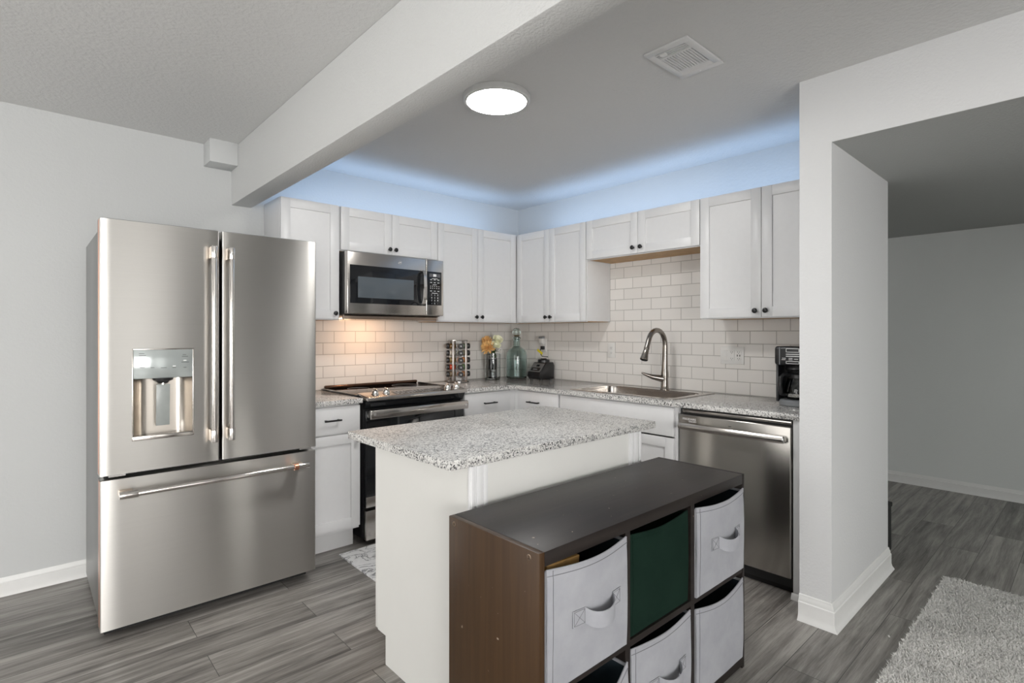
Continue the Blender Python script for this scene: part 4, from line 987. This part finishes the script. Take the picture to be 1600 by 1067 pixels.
# plug-in and its tagged cord
t = thing('plug_adapter', (-.03, -.348, 1.19), 'white and gray plug-in fitted in the outlet behind the blender', 'plug')
MB(MBW).cyl((.348, .0152, 1.228), (.348, .040, 1.228), .022, n=24, bev=.004).box(.327, .369, .020, .056, 1.222, 1.268, .006).build('casing', M['white_plastic'], t)
MB(MBW).box(.326, .370, .019, .058, 1.264, 1.284, .005).build('cap', M['gray_plastic'], t)
t = thing('power_cord', (-.05, -.40, 1.10), 'black power cord with yellow warning tag above the blender', 'cord')
MB(MBW).box(.336, .366, .0156, .046, 1.168, 1.198, .004).build('plug', M['black_plastic'], t)
MB(MBW).tube([(.352, .044, 1.180), (.360, .066, 1.172), (.374, .080, 1.150), (.386, .088, 1.126), (.405, .094, 1.112), (.440, .096, 1.109), (.475, .092, 1.1085)], .0035, 10).build('cable', M['black_plastic'], t)
tg = MB(MBW @ Matrix.Translation((.384, .098, 1.150)) @ Matrix.Rotation(R(-30), 4, 'Y').inverted()); tg.box(-.036, .036, -.001, .001, -.011, .011, .0008); tgo = tg.build('warning_tag', plain('tag_yellow', (.70, .58, .02), .5), t)
# clear glass stopper leaning by the bottle
tag(MB().sphere(Vector((-.175, -.322, ZW + .022)), .0215, (1, 1, 1), 24).build('glass_ball', M['glass_clear']), 'small clear glass ball between teal bottle and blender', 'glass ball')

# coffee maker
t = thing('coffee_maker', (-.24, -2.57, ZW), 'black drip coffee maker with glass carafe, on the worktop by the pier', 'coffee maker')
CM_ = MBW @ Matrix.Translation((2.573, 0, ZW)); hw = .097
MB(CM_).box(-hw, hw, .085, .22, .0, .325, .014, 4).build('water_tank', M['black_plastic'], t)
hd_ = MB(CM_).box(-hw, hw, .20, .375, .222, .327, .016, 4).build('brew_head', M['black_plastic'], t)
MB(CM_).lathe([(0, .226), (.060, .226), (.068, .2), (.055, .19), (0, .19)], (0, .285, 0), 32).build('filter_basket', M['black_plastic'], t)
MB(CM_).box(-hw, -hw + .014, .20, .350, .02, .23, .006).build('side_cheek', M['dark_metal'] if 'dark_metal' in M else plain('graphite_plastic', (.05, .052, .055), .28, .3), t)
MB(CM_).box(hw - .014, hw, .20, .350, .02, .23, .006).build('side_cheek', bpy.data.materials['graphite_plastic'], t)
MB(CM_).lathe([(0, 0), (.092, 0), (.097, .006), (.097, .026), (.090, .034), (0, .036)], (0, .288, 0), 48).build('warming_base', M['gray_plastic'], t)
mk = MB(CM_); vv = .3754
def rect(u0, u1, w0, w1, k=.002): mk.box(u0, u1, vv - .0006, vv + .0004, w0, w0 + k).box(u0, u1, vv - .0006, vv + .0004, w1 - k, w1).box(u0, u0 + k, vv - .0006, vv + .0004, w0, w1).box(u1 - k, u1, vv - .0006, vv + .0004, w0, w1)
rect(-.034, .034, .294, .316, .003); rect(-.034, .034, .232, .247, .003)
for w_ in (.282, .271): mk.box(-.034, .034, vv - .0006, vv + .0004, w_, w_ + .004)
for u, w_ in ((-.01, .262), (-.01, .254), (-.044, .262), (-.046, .254), (.045, .262), (.045, .254), (.018, .258)): mk.box(u - .010, u + .010, vv - .0006, vv + .0004, w_ - .0015, w_ + .0015)
mk.build('panel_printing', M['mark_white'], hd_)
MB(CM_).box(-.070, -.064, .3735, .3765, .226, .322, .001).build('trim_strip', M['gray_plastic'], hd_)
ct_ = thing('coffee_carafe', CM_ @ Vector((0, .288, .036)), 'glass coffee carafe with black handle standing in the coffee maker', 'carafe')
MB(CM_).lathe([(0, .0362), (.058, .0362), (.066, .044), (.070, .075), (.062, .12), (.050, .150), (.049, .158), (.0465, .158), (.0475, .148), (.059, .118), (.0665, .075), (.063, .047), (0, .040)], (0, .288, 0), 40).build('glass_pot', M['glass_smoke'], ct_)
MB(CM_).lathe([(.052, .150), (.054, .152), (.054, .170), (.046, .178), (0, .180)], (0, .288, 0), 40).build('lid', M['black_plastic'], ct_)
a_ = Vector((-.62, .78, 0)).normalized()
hp = [Vector((0, .288, .168)) + a_ * .050, Vector((0, .288, .170)) + a_ * .085, Vector((0, .288, .155)) + a_ * .102, Vector((0, .288, .110)) + a_ * .106, Vector((0, .288, .065)) + a_ * .098, Vector((0, .288, .058)) + a_ * .072]
MB(CM_).tube(hp, [.010, .011, .012, .0125, .011, .008], 14).build('handle', M['black_plastic'], ct_)
MB(CM_).lathe([(.0662, .050), (.0676, .051), (.0716, .068), (.0706, .069)], (0, .288, 0), 40).build('metal_band', M['chrome'], ct_)
